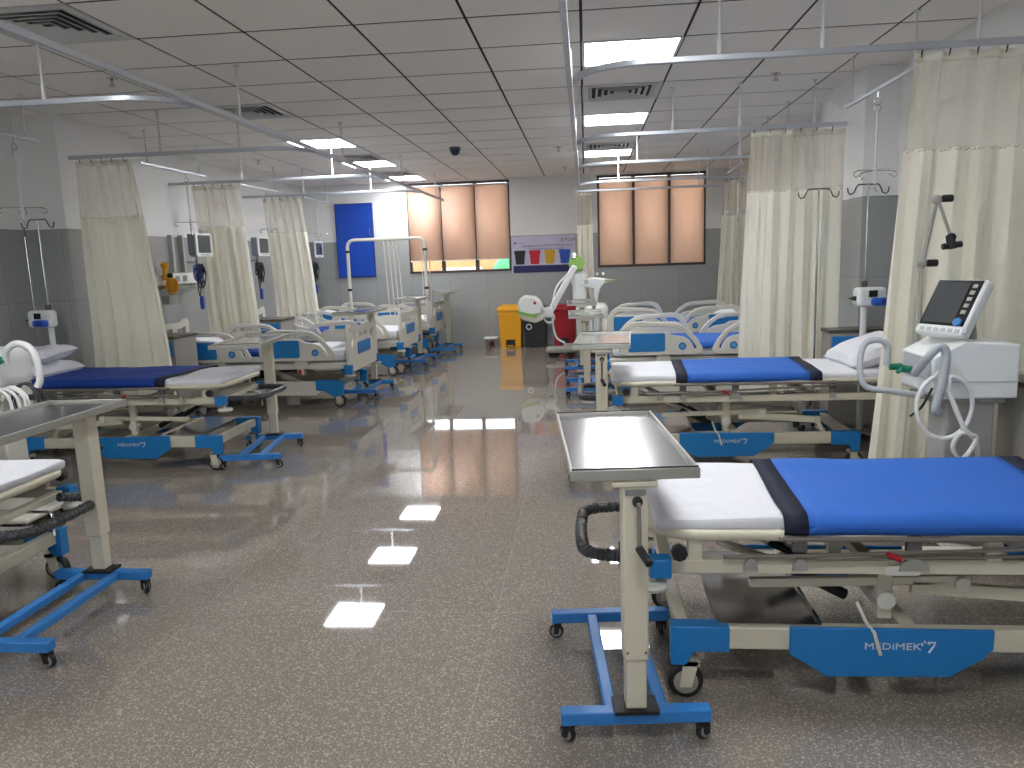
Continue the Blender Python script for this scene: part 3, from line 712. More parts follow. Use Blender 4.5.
# ------------------------------------------------------------------ overbed tables
def overbed_table(label, loc, rz, z, near=True, detail=True, L=.77, Wd=.33, ztop=None):
    t = thing('overbed_table', label, 'overbed table', loc, rz, 'blue-based overbed tables')
    b = MB()
    for y in (-.0, .62):
        b.box(-.21, .21, y-.022, y+.022, .062, .10)
    for x in (-.085, .06): b.box(x, x+.035, .022, .598, .066, .096)
    bo = b.build('base', bluepaint, t, bevel=.004)
    for x in (-.185, .185):
        for y in (0, .62): caster(t, x, y, .026, .064, (0.6 if x > 0 else 2.4)+y, plate=wheelgrey, forkm=black)
    MB().box(-.062, .062, -.038, .045, .10, .111).build('foot_plate', black, t)
    MB().box(-.029, .029, -.025, .025, .112, z-.1).build('inner_column', cream, t, bevel=.004)
    MB().box(-.034, .034, -.034, .034, .26, z-.04).build('outer_column', cream, t, bevel=.005)
    s = MB()
    for x in (-.025, .025): s.cyl((x, -.036, .285), (x, -.030, .285), .004, 8)
    s.build('screws', chrome, t)
    s = MB(); s.box(-.06, .06, -.04, .10, z-.045, z-.03).box(-.03, .03, -.03, .66, z-.043, z-.025)
    s.build('top_bracket', cream, t, bevel=.003)
    w = Wd/2; q = MB(); q.box(-w, w, -.03, L-.03, z-.022, z-.006); q.build('tabletop', steel, t)
    e = MB(); h = .004
    for x0, x1, y0, y1 in ((-w-.006, w+.006, -.036, -.028), (-w-.006, w+.006, L-.032, L-.024), (-w-.006, -w+.003, -.028, L-.032), (w-.003, w+.006, -.028, L-.032)): e.box(x0, x1, y0, y1, z-.026, z+h)
    e.build('rim', mat('rim_metal', (176, 174, 166), .35, .5), t, bevel=.002)
    MB().box(-w-.002, w+.002, -.033, -.029, z+h, z+h+.004).build('rim_trim', black, t)
    MB().box(-w-.002, w+.002, L-.031, L-.027, z+h, z+h+.004).build('rim_trim', black, t)
    k = MB(); k.tube([(.005, -.036, z-.085), (.005, -.06, z-.085), (.005, -.065, z-.09), (.005, -.065, z-.20)], .006, 8)
    c = k.build('crank', chrome, t)
    MB().tube([(.005, -.062, z-.205), (.022, -.12, z-.225)], .011, 10).build('crank_grip', black, c)
    MB().tube([(.005, -.034, z-.085), (.005, -.042, z-.085)], .014, 12).build('crank_boss', black, t)
    MB().prism(rrect(-.028, .028, z-.068, z-.052, .004), -.038, -.034).build('badge', mat('badge_grey', (120, 120, 118), .4), t)
    return t
overbed_table('nearest right overbed table, shiny steel top reaching over the nearest right bed', (.118, 2.035, 0), .085, .80)
overbed_table('second right overbed table, column in front of the second right bed', (.085, 4.60, 0), -.06, .845)
overbed_table('third right overbed table, mostly hidden behind the second one', (.0, 7.52, 0), .02, .80)
overbed_table('farthest right overbed table, in front of the x-ray machine', (-.05, 9.02, 0), .02, .83)
overbed_table('nearest left overbed table at the left edge, grey top with blue base', (-2.09, 2.99, 0), PI, .835)
overbed_table('second left overbed table at the foot of the second left bed', (-2.385, 5.60, 0), PI+.12, .865)
overbed_table('third left overbed table, tilted top behind the first railed footboard', (-2.32, 8.24, 0), PI-.02, .89)
overbed_table('fourth left overbed table, standing beyond the second railed footboard', (-2.3, 10.55, 0), PI, .90)
overbed_table('farthest left overbed table standing alone by the back wall', (-2.13, 11.85, 0), PI, .92)

# ------------------------------------------------------------------ ICU beds with raised rails
def rail_plate(x0, x1, high_first, t):
    # outline of one plastic half rail in (x, z); the arch rises away from the low end
    w = x1-x0
    def mx(u): return x0+u*w if high_first else x1-u*w
    outer = [(.0, .50), (.0, .60), (.02, .66), (.07, .725), (.14, .757), (.24, .765), (.45, .755), (.60, .752), (.72, .735), (.84, .68), (.94, .60), (1.0, .52), (.99, .485), (.94, .475), (.10, .475), (.02, .485)]
    hole = [(.08, .655), (.12, .70), (.19, .732), (.45, .727), (.60, .724), (.72, .706), (.82, .655), (.90, .59), (.945, .535), (.93, .51), (.90, .51), (.875, .56), (.83, .60), (.77, .622), (.70, .63), (.62, .638), (.56, .665), (.40, .675), (.16, .675)]
    loops = [[(mx(a), z) for a, z in lp] for lp in (outer, hole)]
    if not high_first: loops = [lp[::-1] for lp in loops]
    return loops, mx
def icu_bed(label, loc, rz, W=.98, Lb=2.1, variant=0):
    t = thing('icu_bed', label, 'bed', loc, rz, 'railed intensive care beds')
    b = MB()
    for y in (.10, W-.14): b.box(.16, 1.85, y, y+.04, .15, .23)
    for x in (.2, 1.75): b.box(x, x+.05, .12, W-.12, .16, .22)
    b.build('base_frame', cream, t, bevel=.004)
    for y0, y1 in ((.07, .10), (W-.10, W-.07)):
        P = [(.28, .26), (1.70, .26), (1.74, .2), (1.66, .12), (.36, .12), (.30, .16)]
        MB().prism(P, y0, y1).build('base_cover', offwhite, t, bevel=.006)
        for fl_ in (0, 1):
            P = [(.08, .25), (.20, .27), (.36, .27), (.36, .17), (.28, .16), (.18, .10), (.10, .12)]
            if fl_: P = [(2.0-a, z) for a, z in P][::-1]
            MB().prism(P, y0-.01, y1+.01).build('corner_cover', blue, t, bevel=.006)
    for x in (.16, 1.84):
        for y in (.10, W-.10): caster(t, x, y, .062, .13, PI if x < 1 else 0)
    for y in (.22, W-.22):
        MB().bar((.55, y, .22), (.95, y, .40), .03, .05).build('lift_arm', cream, t)
        MB().bar((1.2, y, .22), (1.5, y, .40), .03, .05).build('lift_arm', cream, t)
    MB().box(.95, 1.15, .3, .5, .24, .36).cyl((.6, .4, .33), (.98, .4, .30), .025).build('motor', black, t)
    u = MB()
    for y in (.04, W-.075): u.box(.04, Lb-.06, y, y+.035, .38, .43)
    for x in (.08, .7, 1.3, 1.9): u.box(x, x+.04, .07, W-.07, .385, .42)
    u.box(.05, Lb-.05, .08, W-.08, .425, .44)
    u.build('carriage_frame', offwhite, t, bevel=.004)
    MB().soft(.06, Lb-.08, .08, W-.08, .44, .56, .04, (40, 16, 4), .01, 3.4, loc[1]).build('mattress', linen, t)
    # four half rails
    for y, s in ((.0, -1), (W, 1)):
        for (x0, x1, hf) in ((.14, .86, y < .1), (.96, 1.68, False)):
            loops, mx = rail_plate(x0, x1, hf, .03)
            me = plate_mesh(loops, .032, .008)
            MR = Matrix.Translation((0, y, 0)) @ XZ
            r = MB().mesh(me, MR).build('side_rail', offwhite, t)
            bx = sorted((mx(.10), mx(.55))); q = MB()
            q.prism(rrect(bx[0], bx[1], .50, .665, .018), y+s*.014, y+s*.021); q.build('blue_inset', blue, r, bevel=.002)
            cx = mx(.76); q = MB(); q.tube([(cx, y+s*.012, .545), (cx, y+s*.022, .545)], .034, 20); q.build('blue_roundel', blue, r)
            q = MB(); q.tube([(cx, y+s*.02, .545), (cx, y+s*.025, .545)], .018, 16); q.build('roundel_centre', mat('pale_blue', (90, 160, 210), .4), r)
            q = MB(); a = sorted((mx(.45), mx(.62)))
            q.box(a[0], a[1], min(y-s*.01, y-s*.04), max(y-s*.01, y-s*.04), .39, .50); q.box(a[0]+.03, a[1]-.03, min(y+s*.01, y-s*.05), max(y+s*.01, y-s*.05), .33, .40)
            q.build('rail_mount', offwhite, r, bevel=.004)
            MB().box(a[0]+.045, a[1]-.045, min(y+s*.01, y+s*.016), max(y+s*.01, y+s*.016), .34, .385).build('red_catch', red, r)
    # footboard and headboard
    for nm, x, zz in (('footboard', .0, 0.), ('headboard', Lb-.02, .05)):
        o0 = [(.02, .36), (.0, .42), (.0, .755+zz), (.03, .79+zz), (.08, .785+zz), (.16, .755+zz), (W-.16, .755+zz), (W-.08, .785+zz), (W-.03, .79+zz), (W, .755+zz), (W, .42), (W-.02, .36), (W-.1, .345), (.1, .345)]
        hl = [(.07, .72+zz), (.15, .705+zz), (.26, .70+zz), (.26, .64+zz), (.18, .61+zz), (.12, .56+zz), (.08, .56+zz)]
        hr = [(W-a, b_) for a, b_ in hl][::-1]
        hc = rrect(.34, W-.34, .645+zz, .71+zz, .02)
        me = plate_mesh([o0, hl, hr, hc], .034, .008)
        o = MB().mesh(me, Matrix.Translation((x, 0, 0)) @ YZ).build(nm, offwhite, t)
        MB().prism(rrect(.27, W-.27, .49, .61+zz, .02), x-.024, x+.024, 'x').build('blue_inset', blue, o, bevel=.003)
    for y in (.02, W-.02):
        MB().box(-.03, .05, y-.03, y+.03, .33, .42).build('blue_corner', blue, t, bevel=.006)
        MB().lathe([(.045, -.01), (.052, 0), (.045, .01), (.01, .014)], 20, Matrix.Translation((-.005, y, .315))).build('corner_roller', offwhite, t)
    return t
ICUR = [(.16, 7.0), (.10, 9.0)]; ICUL = [(-2.25, 8.10), (-2.22, 10.08), (-2.22, 12.05)]
ib = icu_bed('nearer railed bed on the right, behind the second right bed', (*ICUR[0], 0), 0)
dup(ib, (*ICUR[1], 0), 0, 'farther railed bed on the right, near the window')
dup(ib, (*ICUL[0], 0), PI, 'nearest railed bed on the left, with its footboard facing the aisle')
dup(ib, (*ICUL[1], 0), PI, 'middle railed bed on the left, behind the nearest railed one')
dup(ib, (*ICUL[2], 0), PI, 'farthest railed bed on the left, under the traction frame')
draw_sheet('blue sheet on the nearer railed right bed', (.16, 7.06, 0), 0, .4, 1.4, .86, .56, sheetblue, bands=True)
draw_sheet('blue sheet on the farther railed right bed', (.10, 9.06, 0), 0, .4, 1.4, .86, .56, sheetblue)
draw_sheet('dark blue sheet on the nearest railed left bed', (-2.25, 8.04, 0), PI, .6, 1.3, .86, .56, sheetnavy)
draw_sheet('dark blue sheet on the middle railed left bed', (-2.22, 10.02, 0), PI, .6, 1.5, .86, .56, sheetnavy)
draw_sheet('dark blue sheet on the farthest railed left bed', (-2.22, 11.99, 0), PI, .3, 1.5, .86, .56, sheetnavy)
pillow('white pillow on the nearest railed left bed', (-4.02, 7.6, .63), (0, .12, 0), .4, .56, .12)
pillow('white pillow on the middle railed left bed', (-4.0, 9.55, .63), (0, .12, 0), .4, .56, .12)
pillow('white pillow on the farthest railed left bed', (-4.0, 11.5, .63), (0, .12, 0), .4, .56, .12)
pillow('white pillow on the nearer railed right bed', (1.75, 7.5, .63), (0, -.12, 0), .4, .56, .12)
pillow('white pillow on the farther railed right bed', (1.75, 9.5, .63), (0, -.12, 0), .4, .56, .12)

# traction frame over the farthest left bed
tf = thing('traction_frame', 'white tube traction frame arching over the farthest left bed', 'traction frame', (-3.38, 11.0, 0))
path = [(0,0,.45), (0,0,1.60)] + arc((.1, 0, 1.60), .1, PI, PI/2, 5) + [(1.02, 0, 1.70)] + arc((1.02, 0, 1.60), .1, PI/2, 0, 5) + [(1.12, 0, .45)]
MB().tube(path, .024, 12).build('arch', offwhite, tf)
m = MB()
for x, y in ((.53, 0), (.60, 0), (.66, .02), (.72, .03)): m.tube([(x-.03, y, 1.685), (x, y, 1.66), (x+.01, y, 1.4), (x+.04, y, .62)], .009, 8)
m.build('inner_rods', offwhite, tf)
m = MB()
for z in (1.52, .98):
    for x in (0, 1.12): m.cyl((x, 0, z), (x, 0, z+.035), .033, 12)
m.build('clamps', black, tf)
MB().tube([(1.06, .05, 1.6), (1.06, .05, .5)], .007, 8).tube([(1.17, .05, 1.6), (1.17, .05, .5)], .007, 8).build('side_rods', offwhite, tf)
MB().box(-.03, 1.15, -.02, .02, .43, .46).build('foot_bar', offwhite, tf)

# ------------------------------------------------------------------ back wall: shutter, poster
sh = thing('shutter', 'blue panel door of a hatch high on the back wall', 'hatch door', (-3.65, YB, 1.17))
MB().box(-.29, .29, -.03, 0, 0, 1.13).build('panel', dblue, sh, bevel=.004)
m = MB(); m.box(-.305, -.29, -.035, 0, -.015, 1.145).box(.29, .305, -.035, 0, -.015, 1.145).box(-.29, .29, -.035, 0, 1.13, 1.145).box(-.29, .29, -.035, 0, -.015, 0)
m.build('frame', mat('blue_frame', (10, 54, 140), .45), sh)
MB().bar((.25, -.045, .62), (.25, -.045, .74), .012, .012).bar((.25, -.03, .63), (.25, -.045, .63), .01, .01).bar((.25, -.03, .73), (.25, -.045, .73), .01, .01).build('handle', chrome, sh)
ps = thing('poster', 'waste segregation poster with four coloured bins on the back wall', 'poster', (-.62, YB-.012, 1.14))
MB().box(-.53, .47, -.002, .006, 0, .56).build('sheet', mat('poster_paper', (196, 190, 212), .6), ps)
MB().box(-.51, .45, -.004, -.002, .0, .11).build('navy_strip', mat('poster_navy', (34, 34, 92), .6), ps)
inkm = mat('poster_ink', (50, 50, 120), .6)
lettering(ps, 'Segregation of solid Bio-Medical waste', .052, (.03, -.003, .415), 0, inkm, .0004)
lettering(ps, 'and follow this in hospital', .052, (.02, -.003, .365), 0, inkm, .0004)
lettering(ps, 'STOP', .075, (.36, -.003, .49), 0, mat('poster_dark', (40, 30, 50), .6), .0006, sx=1.3)
m = MB()
for k in range(2): m.prism([(-.50+k*.025, .46), (-.485+k*.025, .44), (-.47+k*.025, .47), (-.485+k*.025, .475)], -.003, -.0015)
m.build('emblem', inkm, ps)
MB().tube([(.255, -.0025, .49), (.256, -.0025, .49)], .018, 10).add([], []).build('stop_mark', mat('poster_dark', (40, 30, 50), .6), ps)
lettering(ps, 'hospital', .028, (-.37, -.003, .462), 0, inkm, .0004)
for k, (c, nm) in enumerate([((22,22,28), 'black'), ((196,20,50), 'red'), ((206,160,10), 'yellow'), ((24,80,180), 'blue')]):
    cx = -.40+k*.235; mm = mat('poster_'+nm, c, .5)
    MB().prism([(cx-.065, .13), (cx+.065, .13), (cx+.082, .30), (cx-.082, .30)], -.005, -.0015).prism([(cx-.092, .295), (cx+.092, .295), (cx+.085, .345), (cx-.085, .345)], -.007, -.0015).build(nm+'_bin_picture', mm, ps)

# ------------------------------------------------------------------ waste bins
def waste_bin(label, loc, w, d, h, m, lidm=None, rz=0.):
    t = thing('pedal_bin', label, 'bin', loc, rz, 'pedal bins along the back wall')
    a = .86; b = MB()
    def ring(s, z): return [(-w/2*s, -d/2*s, z), (w/2*s, -d/2*s, z), (w/2*s, d/2*s, z), (-w/2*s, d/2*s, z)]
    zs = [(a, .0), (a, .02), (.97, h*.8), (1.0, h*.8), (1.0, h*.86)]
    vs = [p for s, z in zs for p in ring(s, z)]
    fs = [(3,2,1,0)] + [(i*4+j, i*4+(j+1) % 4, (i+1)*4+(j+1) % 4, (i+1)*4+j) for i in range(4) for j in range(4)] + [(16,17,18,19)]
    b.add(vs, fs).build('body', m, t, bevel=.012)
    l = MB(); vs = [p for s, z in ((1.08, h*.86), (1.1, h*.9), (1.0, h*.96), (.7, h)) for p in ring(s, z)]
    l.add(vs, [(3,2,1,0)] + [(i*4+j, i*4+(j+1) % 4, (i+1)*4+(j+1) % 4, (i+1)*4+j) for i in range(3) for j in range(4)] + [(12,13,14,15)]).build('lid', lidm or m, t, bevel=.012)
    MB().box(-.07, .07, -d/2*.9-.004, -d/2*.86+.02, .02, .13).build('pedal_recess', black, t)
    MB().box(-.05, .05, -d/2-.03, -d/2+.03, .03, .045).build('pedal', m, t, bevel=.004)
    MB().tube([(-w/2*.6, d/2+.01, h*.9), (w/2*.6, d/2+.01, h*.9)], .012, 8).build('hinge', m, t)
    return t
waste_bin('yellow pedal bin against the back wall', (-1.17, 12.06, 0), .36, .34, .66, yellow)
waste_bin('black pedal bin behind the x-ray tube head', (-.79, 12.08, 0), .36, .34, .64, blackbin)
waste_bin('dark red pedal bin behind the x-ray machine', (-.34, 12.1, 0), .36, .34, .64, red)
fs_ = thing('foot_stool', 'small white object on the floor left of the yellow bin', 'stool', (-1.50, 12.15, 0))
MB().box(-.11, .11, -.1, .1, .13, .155).build('top', white, fs_, bevel=.01)
MB().box(-.095, -.075, -.08, .08, 0, .13).box(.075, .095, -.08, .08, 0, .13).build('legs', wheelgrey, fs_, bevel=.004)
MB().sphere((0, -.02, .05), .045, 10).build('roller', mat('maroon', (90, 30, 50), .5), fs_)

# ------------------------------------------------------------------ mobile x-ray
xr = thing('xray_machine', 'white mobile x-ray machine with lime green joint on a raised arm', 'x-ray machine', (-.12, 10.85, 0))
MB().soft(-.02, .42, -.22, .25, .14, .72, .07, (12, 10, 10)).build('body', white, xr)
MB().soft(-.06, .13, -.13, .2, .7, 1.17, .05, (8, 8, 8)).build('console', white, xr)
MB().prism([(.02, .98), (.2, 1.08), (.36, 1.06), (.50, 1.03), (.38, .99), (.33, .93), (.30, .84), (.27, .72), (.22, .80), (.22, .92)], -.14, .12).build('handle_wing', white, xr, bevel=.02)
MB().prism([(.38, 1.045), (.53, 1.032), (.38, 1.015)], -.145, .125).build('wing_tip', lime, xr)
MB().box(.1, .16, -.147, -.135, .99, 1.05).build('display', hosegrey, xr)
m = MB(); m.cyl((.0, -.05, 1.0), (.0, -.05, 1.36), .075, 20); m.build('column', white, xr)
MB().tube([(.0, -.16, 1.27), (.0, .06, 1.27)], .105, 26).build('green_joint', lime, xr)
MB().tube([(-.03, -.16, 1.33), (-.03, -.10, 1.40)], .03, 12).build('joint_cap', white, xr)
MB().bar((-.02, -.19, 1.24), (-.36, -.28, .64), .06, .075).bar((-.04, -.14, 1.27), (-.36, -.23, .70), .03, .03).build('arm', white, xr, bevel=.012)
hd = MB().prism([(-.80, .76), (-.75, .85), (-.69, .87), (-.56, .855), (-.50, .80), (-.45, .68), (-.47, .61), (-.74, .59), (-.78, .66)], -.44, -.14).build('tube_head', white, xr, bevel=.03)
MB().prism([(-.78, .66), (-.46, .60), (-.46, .54), (-.56, .50), (-.72, .54), (-.80, .62)], -.43, -.15).build('collimator', offwhite, hd, bevel=.012)
MB().prism([(-.79, .67), (-.52, .60), (-.55, .57), (-.79, .63)], -.446, -.13).build('green_trim', lime, hd)
MB().tube(arc((-.38, -.29, .56), .07, 0, 2*PI, 16), .012, 8, closed=True).build('handle_ring', white, hd)
MB().tube([(-.44, -.45, .79), (-.44, -.44, .79)], .001, 4).sphere((-.56, -.435, .77), .022, 10).build('marker', red, hd)
MB().soft(-.48, -.33, -.36, -.22, .56, .70, .03, (5, 5, 5)).build('head_joint', white, hd)
MB().tube(arc((-.66, -.3, .44), .035, 0, 2*PI, 12), .008, 8, closed=True).build('grip', white, hd)
MB().soft(-.44, .02, -.30, .0, .07, .14, .03, (10, 6, 3)).box(-.2, .3, -.2, .2, .05, .15).build('base', wheelgrey, xr)
for x, y, r in ((-.36, -.2, .05), (-.1, -.2, .05), (-.30, -.05, .05)): MB().tube([(x, y-.025, r), (x, y+.025, r)], r, 18).build('wheel', black, xr)
for y in (-.24, .24): MB().tube([(.25, y-.03, .12), (.25, y+.03, .12)], .12, 22).build('drive_wheel', black, xr)
MB().tube(smooth_path([(-.05, -.17, 1.2), (-.28, -.24, .95), (-.34, -.24, .6), (-.30, -.24, .3), (-.18, -.22, .2)], 8), .014, 8).build('cable', white, xr)
MB().sphere((.28, -.05, 1.12), .02).sphere((.36, -.05, 1.12), .02).build('knobs', white, xr)

# ------------------------------------------------------------------ infusion pumps on poles
def drip_pole(label, loc, rz, pump=True, h=1.78, pz=1.02, thick=True):
    t = thing('drip_pole', label, 'drip pole', loc, rz, 'floor standing drip poles')
    MB().cyl((0,0,.05), (0,0,h), .0075, 10).build('rod', chrome, t)
    if thick: MB().cyl((0,0,.05), (0,0,pz-.07), .022, 14).build('post', white, t)
    m = MB(); br = .15 if thick else .12
    for a in range(5):
        c, s = math.cos(a*2*PI/5), math.sin(a*2*PI/5); m.bar((0,0,.075), (c*br, s*br, .065), .035, .02)
    m.build('base', wheelgrey, t)
    for a in range(5):
        c, s = math.cos(a*2*PI/5), math.sin(a*2*PI/5)
        MB().tube([(c*br-s*.012, s*br+c*.012, .027), (c*br+s*.012, s*br-c*.012, .027)], .027, 14).build('wheel', black, t)
    m = MB()
    for s in (-1, 1): m.tube([(0,0,h), (s*.07, 0, h), (s*.085, 0, h-.02), (s*.1, 0, h-.055), (s*.125, 0, h-.065), (s*.14, 0, h-.05), (s*.145, 0, h-.02)], .005, 8)
    m.build('hooks', dgrey, t)
    if pump:
        p = thing('infusion_pump', label.replace('drip pole', 'infusion unit').replace('white post', 'white unit')+', clamped on its pole', 'infusion pump', (loc[0], loc[1], pz), rz, 'white infusion units on the poles')
        MB().soft(-.10, .10, -.12, -.02, -.06, .07, .025, (10, 6, 6)).build('housing', white, p)
        MB().box(-.03, .03, -.124, -.118, .005, .05).build('display', darkpanel, p)
        MB().soft(-.02, .10, -.17, -.115, -.055, .0, .02, (8, 4, 4)).build('blue_chamber', mat('pump_blue', (40, 90, 190), .35), p)
        MB().tube([(.05, -.18, -.025), (.05, -.165, -.025)], .022, 14).build('dial', coilblue, p)
        MB().box(-.03, .03, -.03, .035, -.0, .04).build('clamp', dgrey, p)
        MB().tube([(0,0,.07), (0,0,.11)], .02, 10).build('collar', dgrey, p)
        MB().prism([(-.10, -.02), (-.14, -.005), (-.10, .012)], -.09, -.05).build('knob', black, p)
    return t
drip_pole('drip pole with white post before the right column', (1.92, 5.61, 0), .15)
drip_pole('thin drip pole at the edge of the second right curtain', (1.70, 5.98, 0), .0, False, 1.79, thick=False)
drip_pole('drip pole with white post before the left column', (-4.18, 5.72, 0), -.1)
drip_pole('thin drip pole at the left edge of the picture', (-4.33, 5.76, 0), -.9, False, 1.72, thick=False)
drip_pole('grey drip pole before the farthest left curtain', (-4.15, 8.88, 0), .2, False, 1.45, thick=False)

# ------------------------------------------------------------------ ventilators
def ventilator(label, loc, rz, full=True):
    t = thing('ventilator', label, 'ventilator', loc, rz, 'bedside ventilators')
    # local x to the head end (away from the aisle), y away from the camera; box centre at origin
    b = MB(); b.prism([(-.15, .80), (-.15, .745), (-.12, .725), (.19, .725), (.19, .95), (-.03, .965), (-.15, .90)], -.14, .18)
    b.build('housing', white, t, bevel=.008)
    MB().box(-.11, .188, -.143, .183, .795, .80).build('seam', hosegrey, t)
    MB().prism([(-.155, .895), (-.155, .80), (-.149, .80), (-.149, .895)], -.12, .15).build('front_panel', hosegrey, t)
    MB().box(-.12, .16, -.11, .15, .70, .724).build('tray', wheelgrey, t, bevel=.006)
    MB().box(-.06, .14, -.07, .10, .10, .70).build('pedestal', mat('vent_pedestal', (170, 170, 168), .5), t, bevel=.01)
    MB().box(-.26, .26, -.20, -.14, .055, .09).box(-.26, .26, .15, .21, .055, .09).box(-.05, .05, -.14, .15, .055, .1).build('base', offwhite, t, bevel=.01)
    for x in (-.22, .22):
        for y in (-.17, .18): caster(t, x, y, .027, .056, .5, forkm=wheelgrey)
    m = MB()
    m.tube([(-.2, -.05, .84), (-.235, -.055, .845)], .016, 12).tube([(-.2, .05, .84), (-.25, .045, .838)], .014, 12).tube([(-.235, -.055, .845), (-.26, -.06, .83)], .010, 8).build('green_port', green, t)
    m = MB().tube(smooth_path([(-.20, -.09, .83), (-.19, -.17, .90), (-.15, -.185, .95), (-.12, -.185, .92), (-.13, -.185, .80), (-.15, -.185, .70), (-.13, -.17, .68)], 8), .018, 10)
    m.build('thick_hose', hosegrey, t)
    pts = [(-.10, -.19, .78)] + [(-.11+.10*math.cos(a)+.012*a/3, -.19-.004*a, .70+.13*math.sin(a)) for a in [PI/2-.3*i for i in range(0, 22)]] + [(-.05, -.22, .62), (-.0, -.22, .58), (-.05, -.22, .49), (-.09, -.22, .54), (-.06, -.22, .60), (.0, -.21, .57), (.02, -.2, .45), (.02, -.18, .30)]
    MB().tube(smooth_path(pts, 3), .0095, 8).build('white_hose', hosewhite, t)
    MB().tube(smooth_path([(-.17, -.1, .735), (-.30, -.12, .76), (-.40, -.1, .78), (-.42, -.08, .86), (-.40, -.06, .95), (-.34, -.05, .97), (-.30, -.05, .94), (-.30, -.05, .86)], 8), .013, 10).build('support_loop', hosegrey, t)
    MB().tube(smooth_path([(-.24, -.16, .66), (-.20, -.17, .70), (-.16, -.17, .78)], 4), .005, 6).build('sensor_lead', black, t)
    # monitor on top
    mo = MB(); w, h, d = .122, .13, .025
    M = Matrix.Translation((-.02, .0, 1.09)) @ Matrix.Rotation(math.radians(-66), 4, 'Z') @ Matrix.Rotation(math.radians(-30), 4, 'X')
    M2 = M
    mo.box(-w, w, -d, d, -h, h, M2)
    o = mo.build('monitor', white, t, bevel=.012)
    MB().box(-w+.012, w-.012, -d-.003, -d+.001, -h+.04, h-.01, M2).build('bezel', darkpanel, o)
    MB().box(-w+.025, w-.065, -d-.005, -d-.002, -h+.05, h-.02, M2).build('screen', screen, o)
    k = MB()
    for q in range(5): k.box(w-.05, w-.028, -d-.006, -d-.002, h-.045-q*.03, h-.028-q*.03, M2)
    k.build('side_keys', wheelgrey, o)
    k = MB(); c0 = M2 @ Vector((w-.04, -d-.003, -h+.055)); c1 = M2 @ Vector((w-.04, -d-.014, -h+.055)); k.tube([c0, c1], .018, 16).build('dial', blue, o)
    k = MB()
    for q in range(7): k.box(-w+.03+q*.035, -w+.052+q*.035, -d-.004, -d, -h+.012, -h+.026, M2)
    k.build('keys', hosegrey, o)
    MB().cyl((.06, .03, .955), (.05, .03, 1.03), .035, 14).build('monitor_neck', wheelgrey, t)
    # support arm
    MB().tube([(-.07, .21, .72), (-.07, .21, 1.28)], .009, 10).build('arm_post', wheelgrey, t)
    MB().sphere((-.07, .21, 1.28), .022).tube([(-.07, .21, 1.28), (-.02, .21, 1.555)], .009, 10).sphere((-.02, .21, 1.555), .022).tube([(-.02, .20, 1.555), (.03, .18, 1.40)], .007, 10).build('support_arm', wheelgrey, t)
    for p in ((-.04, .20, 1.28), (.01, .20, 1.56)): MB().tube([(p[0]-.01, p[1], p[2]), (p[0]+.03, p[1], p[2])], .016, 8).build('arm_knob', black, t)
    k = MB()
    k.sphere((.035, .18, 1.39), .02).tube([(.03, .18, 1.40), (.04, .18, 1.34)], .02, 8).tube([(.0, .18, 1.35), (.08, .18, 1.36)], .014, 8)
    k.build('arm_clamp', black, t)
    return t
ventilator('white ventilator with tilted monitor beside the nearest right bed', (1.57, 3.46, 0), 0)
# left ventilator, its right end in view
lv = thing('breathing_unit', 'white breathing unit with green ports at the left edge', 'ventilator', (-3.13, 3.9, 0))
MB().soft(-.30, .035, -.13, .16, .77, .975, .03, (10, 8, 6)).build('housing', white, lv)
MB().box(-.28, .03, -.1, .13, .70, .775).build('tray', offwhite, lv, bevel=.006)
MB().box(-.2, -.02, -.06, .1, .08, .70).build('pedestal', offwhite, lv, bevel=.01)
MB().box(-.35, .15, -.2, .2, .05, .08).build('base', offwhite, lv, bevel=.01)
for x in (-.3, .1):
    for y in (-.16, .16): caster(lv, x, y, .024, .05, .4, forkm=wheelgrey)
MB().tube([(-.07, -.15, .87), (-.07, -.11, .87)], .028, 12).tube([(.02, -.13, .90), (.08, -.13, .93)], .018, 12).tube([(-.02, -.15, .865), (-.12, -.15, .862)], .013, 8).build('green_port', green, lv)
MB().tube(smooth_path([(.08, -.1, .90), (.10, -.12, .97), (.16, -.12, 1.01), (.23, -.12, .99), (.265, -.12, .92), (.27, -.12, .82), (.25, -.12, .78)], 8), .018, 10).build('thick_hose', hosewhite, lv)
cc = []
for i in range(0, 90): a = i*.34; cc.append((.13+.028*math.sin(i*.05)+(.085+.006*math.sin(i))*math.cos(a), -.16-.0012*i, .69+.10*math.sin(a)))
MB().tube(cc, .0085, 8).build('coiled_hose', hosewhite, lv)
cc = [(.18+(.075)*math.cos(i*.34), -.14+.001*i, .70+.10*math.sin(i*.34)) for i in range(60)]
MB().tube(cc, .005, 6).build('dark_hose', mat('dark_hose', (60, 60, 70), .5), lv)
MB().box(-.06, -.02, -.19, -.15, .30, .70).build('hose_bracket', offwhite, lv, bevel=.004)

